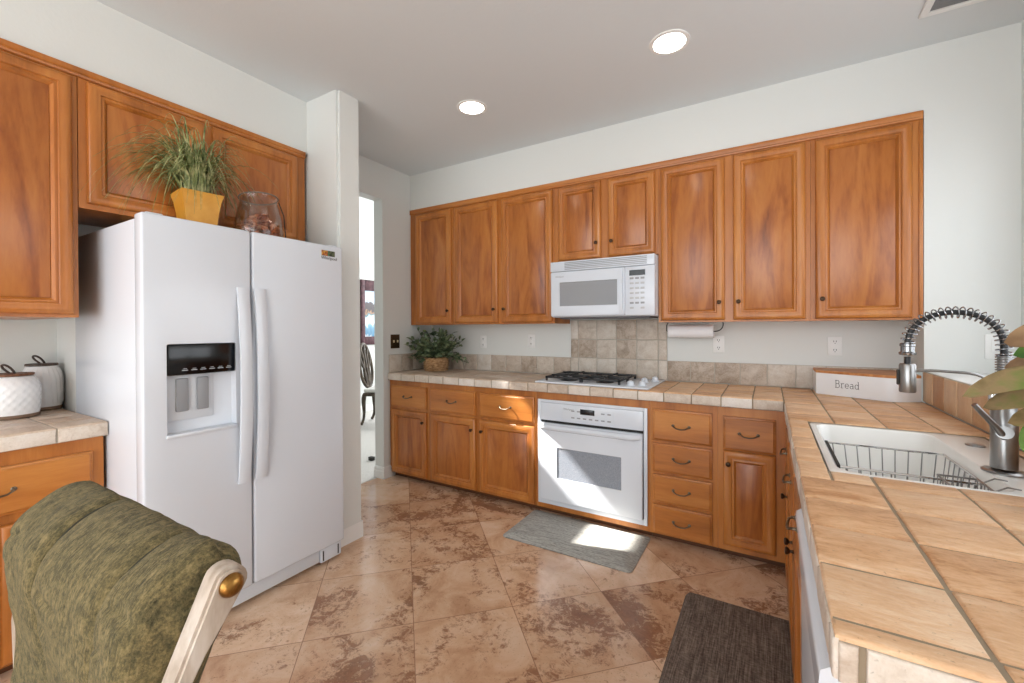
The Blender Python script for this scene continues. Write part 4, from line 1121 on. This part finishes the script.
# ------------------------------------------------------------------ ceiling things
def can_light(x, y, label):
    t = thing('recessed_light', label, 'ceiling light', (x, y, ZC), 0, 'recessed ceiling lights')
    bm = B(); lathe(bm, [(.076, -.002), (.080, -.006), (.096, -.004), (.098, -.0005)], (0, 0, 0), 36, cap=False); bmesh.ops.recalc_face_normals(bm, faces=bm.faces[:]); obj('trim_ring', bm, TRIMW, t)
    bm = B(); lathe(bm, [(.077, -.0005), (.077, -.003), (.05, -.0035)], (0, 0, 0), 36); obj('lens', bm, LAMP, t)
can_light(-.427, 2.278, 'round recessed ceiling light nearer the right, larger in view')
can_light(-1.655, 2.276, 'round recessed ceiling light farther left toward the passage')
v = thing('ceiling_vent', 'white ceiling air vent with dark slots at the top right', 'vent', (.60, 2.692, ZC), 0)
bm = B()
for a, b, c, d in rsub([(0, .36, -.30, 0)], (.03, .33, -.27, -.03)): box(bm, a, b, c, d, -.012, -.0005, .002)
box(bm, .172, .188, -.27, -.03, -.012, -.0005, .002); fr_ = obj('frame', bm, TRIMW, v)
bm = B(); box(bm, .03, .33, -.27, -.03, -.002, -.0005); obj('duct', bm, DARK, v, smooth=0)
bm = B()
for k in range(11):
    y = -.262+k*.0215; prism(bm, [(y, -.003), (y+.008, -.010), (y+.009, -.009), (y+.001, -.002)], .031, .171, 'yz'); prism(bm, [(y, -.003), (y+.008, -.010), (y+.009, -.009), (y+.001, -.002)], .189, .329, 'yz')
obj('louvers', bm, plain('louver_grey', (120, 120, 122), .5), v, smooth=0)

# ------------------------------------------------------------------ upholstered chair in the foreground
def build_chair():
    ch = thing('upholstered_chair', 'olive green cushioned dining chair with whitewashed posts in the foreground', 'chair', (-.87, .1, 0))
    O = Vector((-.87, .1, 0))
    # section of the back cushion in y,z, from the rear bottom over the top to the front bottom
    sec = [(.205, .50), (.220, .62), (.232, .75), (.250, .85), (.278, .92), (.313, .965), (.310, .998), (.296, 1.014), (.272, 1.020), (.248, 1.013), (.229, 1.001), (.214, .986), (.204, .968), (.199, .948), (.197, .925), (.199, .885), (.204, .84), (.209, .79), (.206, .72), (.196, .62), (.18, .5)]
    # smooth resample
    P = [Vector((a, b)) for a, b in sec]
    for _ in range(2):
        Q = []
        for a, b in zip(P, P[1:]): Q += [a.lerp(b, .25), a.lerp(b, .75)]
        P = [P[0]]+Q+[P[-1]]
    n = len(P); nrm = []
    cen = Vector((.2, .8))
    for i in range(n):
        t = (P[min(i+1, n-1)]-P[max(i-1, 0)]).normalized(); q = Vector((-t.y, t.x))
        nrm.append(q)
    # orientation: at the top the normal must point up
    k = max(range(n), key=lambda i: P[i].y)
    if nrm[k].y < 0: nrm = [-q for q in nrm]
    xa, xb = -1.128, -.612
    seams = [xa, -.945, -.712, xb]; A = .021
    xs_ = [xa+(xb-xa)*i/110 for i in range(111)]
    bm = B(); cols = []
    for x in xs_:
        for s0, s1 in zip(seams, seams[1:]):
            if s0-1e-6 <= x <= s1+1e-6:
                u = abs((x-(s0+s1)/2)/((s1-s0)/2)); amp = A*(max(0, 1-u**7))**.5; break
        ring = []
        for i in range(n):
            p, q = P[i], nrm[i]; s = i/(n-1)
            a = amp*(1.0 if s > .38 else .55)
            z_ = Vector((x*5, p.x*9, p.y*9))
            wr = .006*noise.noise(z_*1.3)+.003*noise.noise(z_*4)
            # tufting creases on the front of each lobe
            for (cz, ph) in ((.955, .0), (.912, .5), (.82, .9)):
                cr = p.y-(cz+.022*math.sin((x-xa)*17+ph))
                if s > .5: wr -= .007*math.exp(-(cr/.004)**2)*min(1, amp/A)*max(0, math.sin((x-xa)*30+ph*3))
            e0 = min(x-xa, xb-x); k0 = max(0, 1-e0/.035)
            w = a+wr*min(1, amp/A*1.4)-.030*(1-math.sqrt(max(0, 1-k0*k0)))
            ring.append((x-O.x, p.x+q.x*w-O.y, p.y+q.y*w))
        cols.append(ring)
    def shrink(ring, k, dx): return [tuple(Vector(ring[i]).lerp((Vector(ring[i])+Vector(ring[-1-i]))/2, k)+Vector((dx, 0, 0))) for i in range(len(ring))]
    cols = [shrink(cols[0], k, -d_) for k, d_ in ((.96, .004), (.5, .003))]+cols+[shrink(cols[-1], k, d_) for k, d_ in ((.5, .003), (.96, .004))]
    ring_loft(bm, cols, False, False, True)
    bmesh.ops.recalc_face_normals(bm, faces=bm.faces[:])
    bk = obj('back_cushion', bm, FABRIC, ch, smooth=70)
    pb = B()
    for sx in seams[1:-1]:
        tube(pb, [(sx-O.x, P[i].x+nrm[i].x*.006-O.y, P[i].y+nrm[i].y*.006) for i in range(n//3, n-2, 2)], .0048, 6)
    obj('piping', pb, plain('piping_dark', (44, 42, 28), .9), bk)
    # posts: flat curved boards with a rounded top
    cl = [(.279, 1.0), (.261, .968), (.240, .932), (.224, .90), (.212, .86), (.208, .80), (.212, .70), (.204, .58), (.185, .46)]
    for x0, x1, s in ((-.610, -.578, 1), (-1.166, -1.134, -1)):
        bm = B(); L_, R_ = [], []
        for i, (y, z) in enumerate(cl):
            t = (Vector(cl[min(i+1, len(cl)-1)])-Vector(cl[max(i-1, 0)])).normalized(); q = Vector((-t.y, t.x)); w = (.0205, .017, .0125, .0105, .0105, .012, .014, .016, .018)[i]
            L_.append((y+q.x*w, z+q.y*w)); R_.append((y-q.x*w, z-q.y*w))
        t0 = (Vector(cl[0])-Vector(cl[1])).normalized(); a0 = math.atan2(t0.y, t0.x)
        capp = [(cl[0][0]+.0215*math.cos(a0+th_), cl[0][1]+.0215*math.sin(a0+th_)) for th_ in [PI/2-PI*i/10 for i in range(1, 10)]]
        first = L_[0]; side = math.atan2(first[1]-cl[0][1], first[0]-cl[0][0])
        if abs(math.cos(side)-math.cos(a0+PI/2)) > .5 or abs(math.sin(side)-math.sin(a0+PI/2)) > .5: capp = capp[::-1]
        poly = list(reversed(L_))+capp+R_
        prism(bm, [(y-O.y, z) for y, z in poly], x0-O.x, x1-O.x, 'yz')
        es = [e_ for e_ in bm.edges if abs(e_.verts[0].co.x-e_.verts[1].co.x) < 1e-5 and len(e_.link_faces) == 2 and e_.calc_face_angle(0) > 1.2]
        bmesh.ops.bevel(bm, geom=es, offset=.004, segments=2, affect='EDGES')
        po = obj('post', bm, WASHED, ch, smooth=40)
        bm = B(); sphere(bm, ((x1 if s > 0 else x0)-O.x, .279-O.y, .999), .0145, (.8, 1, 1), 20, 14); obj('ball', bm, BRASS, po)
        # front and rear legs
        bm = B(); tube(bm, [(x0+.016-O.x, .185-O.y, .47), (x0+.016-O.x, .17-O.y, .25), (x0+.016-O.x, .215-O.y, .0)], [.026, .022, .017], 10); obj('leg', bm, WASHED, ch)
        bm = B(); tube(bm, [(x0+.016-O.x, -.34-O.y, .42), (x0+.016-O.x, -.345-O.y, .2), (x0+.016-O.x, -.34-O.y, .0)], [.028, .022, .016], 10); obj('leg', bm, WASHED, ch)
    bm = B(); box(bm, -1.15-O.x, -.594-O.x, -.36-O.y, .14-O.y, .36, .42, .01); obj('seat_frame', bm, WASHED, ch)
    bm = B(); box(bm, -1.145-O.x, -.60-O.x, -.37-O.y, .13-O.y, .421, .50, .03, 4); obj('seat', bm, FABRIC, ch)
build_chair()

# ------------------------------------------------------------------ seen through the passage
def build_far_chair():
    c = (-4.80, 4.13, .003)
    ch = thing('carved_chair', 'carved dark wooden chair with oval back beyond the passage', 'chair', c, math.radians(118))
    dm = mottled('grey_brown_wood', [(.35, (54, 46, 38)), (.65, (98, 86, 72))], 14, .45, (1, 1, 1), .1)
    def T(u, z, y=0): return (u, y+(z-.47)*.14, z)
    bm = B()
    oval = [T(.205*math.cos(a)*(1-.12*math.sin(a)), .80+.30*math.sin(a)) for a in [2*PI*i/40 for i in range(40)]]
    tube(bm, oval, .021, 8, True); bk = obj('back_frame', bm, dm, ch)
    bm = B()
    for k in (-1, 1):
        tube(bm, bez(T(k*.03, .50), T(k*.16, .68), T(k*.0, .86), T(k*.12, 1.04), 12), .02, 7)
        tube(bm, bez(T(k*.05, .52), T(k*.02, .75), T(k*.14, .8), T(k*.17, .92), 12), .017, 7)
    tube(bm, bez(T(0, .5), T(.03, .7), T(-.03, .9), T(0, 1.09), 12), .022, 7); obj('splat', bm, dm, bk)
    bm = B(); box(bm, -.24, .24, -.46, .0, .40, .45, .02, 3); obj('seat_rail', bm, dm, ch)
    bm = B(); box(bm, -.235, .235, -.455, -.01, .451, .50, .022, 3); obj('seat', bm, plain('pale_seat', (222, 220, 214), .8), ch)
    for x, y, d in ((-.2, -.42, -1), (.2, -.42, -1), (-.19, -.02, 1), (.19, -.02, 1)):
        bm = B(); tube(bm, bez((x, y, .43), (x+.01, y+d*.07, .34), (x, y-d*.03, .14), (x, y+d*.06, .012), 12), [.030, .031, .031, .03, .028, .026, .024, .021, .019, .018, .017, .018, .02], 9); obj('leg', bm, dm, ch)
build_far_chair()
pf = thing('framed_picture', 'picture in a dark plum frame on the wall beyond the passage', 'picture', (-5.499, 4.56, 1.06))
bm = B()
for a, b, c, d in rsub([(0, .72, 0, 1.03)], (.075, .645, .13, .86)): box(bm, 0, .035, a, b, c, d, .006)
obj('frame', bm, mottled('plum_frame', [(.35, (62, 38, 44)), (.65, (98, 66, 72))], 20, .45, bump=.1), pf)
def art():
    t = NT('landscape_print', .35); sp = t.n('ShaderNodeSeparateXYZ'); t.l(t.coord(), sp.inputs[0])
    n = t.noise(t.coord((1, 9, 7)), 1.5, 4); z = t.math('ADD', sp.outputs[2], t.math('MULTIPLY', t.math('SUBTRACT', n, .5), .22))
    t.color(t.ramp(z, [(.13, (226, 230, 230)), (.17, (50, 112, 148)), (.29, (96, 150, 176)), (.33, (214, 226, 230)), (.44, (196, 214, 220)), (.48, (56, 110, 124)), (.52, (150, 112, 78)), (.55, (44, 36, 38)), (.67, (60, 50, 54)), (.70, (190, 208, 226)), (.86, (184, 206, 230))]))
    return t.m
bm = B(); box(bm, .004, .012, .07, .65, .125, .865); obj('print', bm, art(), pf, smooth=0)
sb = thing('storage_bench', 'low blue grey bench beyond the passage behind the carved chair', 'bench', (-5.25, 3.62, .003))
bm = B(); box(bm, -.2, .2, -.35, .35, .06, .40, .015); obj('bench_body', bm, plain('bench_blue_grey', (150, 158, 176), .7), sb)
bm = B(); box(bm, -.21, .21, -.36, .36, .401, .52, .03, 3); obj('seat_pad', bm, plain('bench_pad', (150, 140, 132), .8), sb)
for x in (-.16, .16):
    for y in (-.3, .3):
        bm = B(); lathe(bm, [(.018, 0), (.022, .06)], (x, y, 0), 10); obj('leg', bm, DARK, sb)
bm = B(); box(bm, -3.43, -3.375, 2.93, 2.97, .004, .04, .004)
tag(obj('door_stop', bm, DARK), 'small black block on the carpet just past the passage', 'door stop')
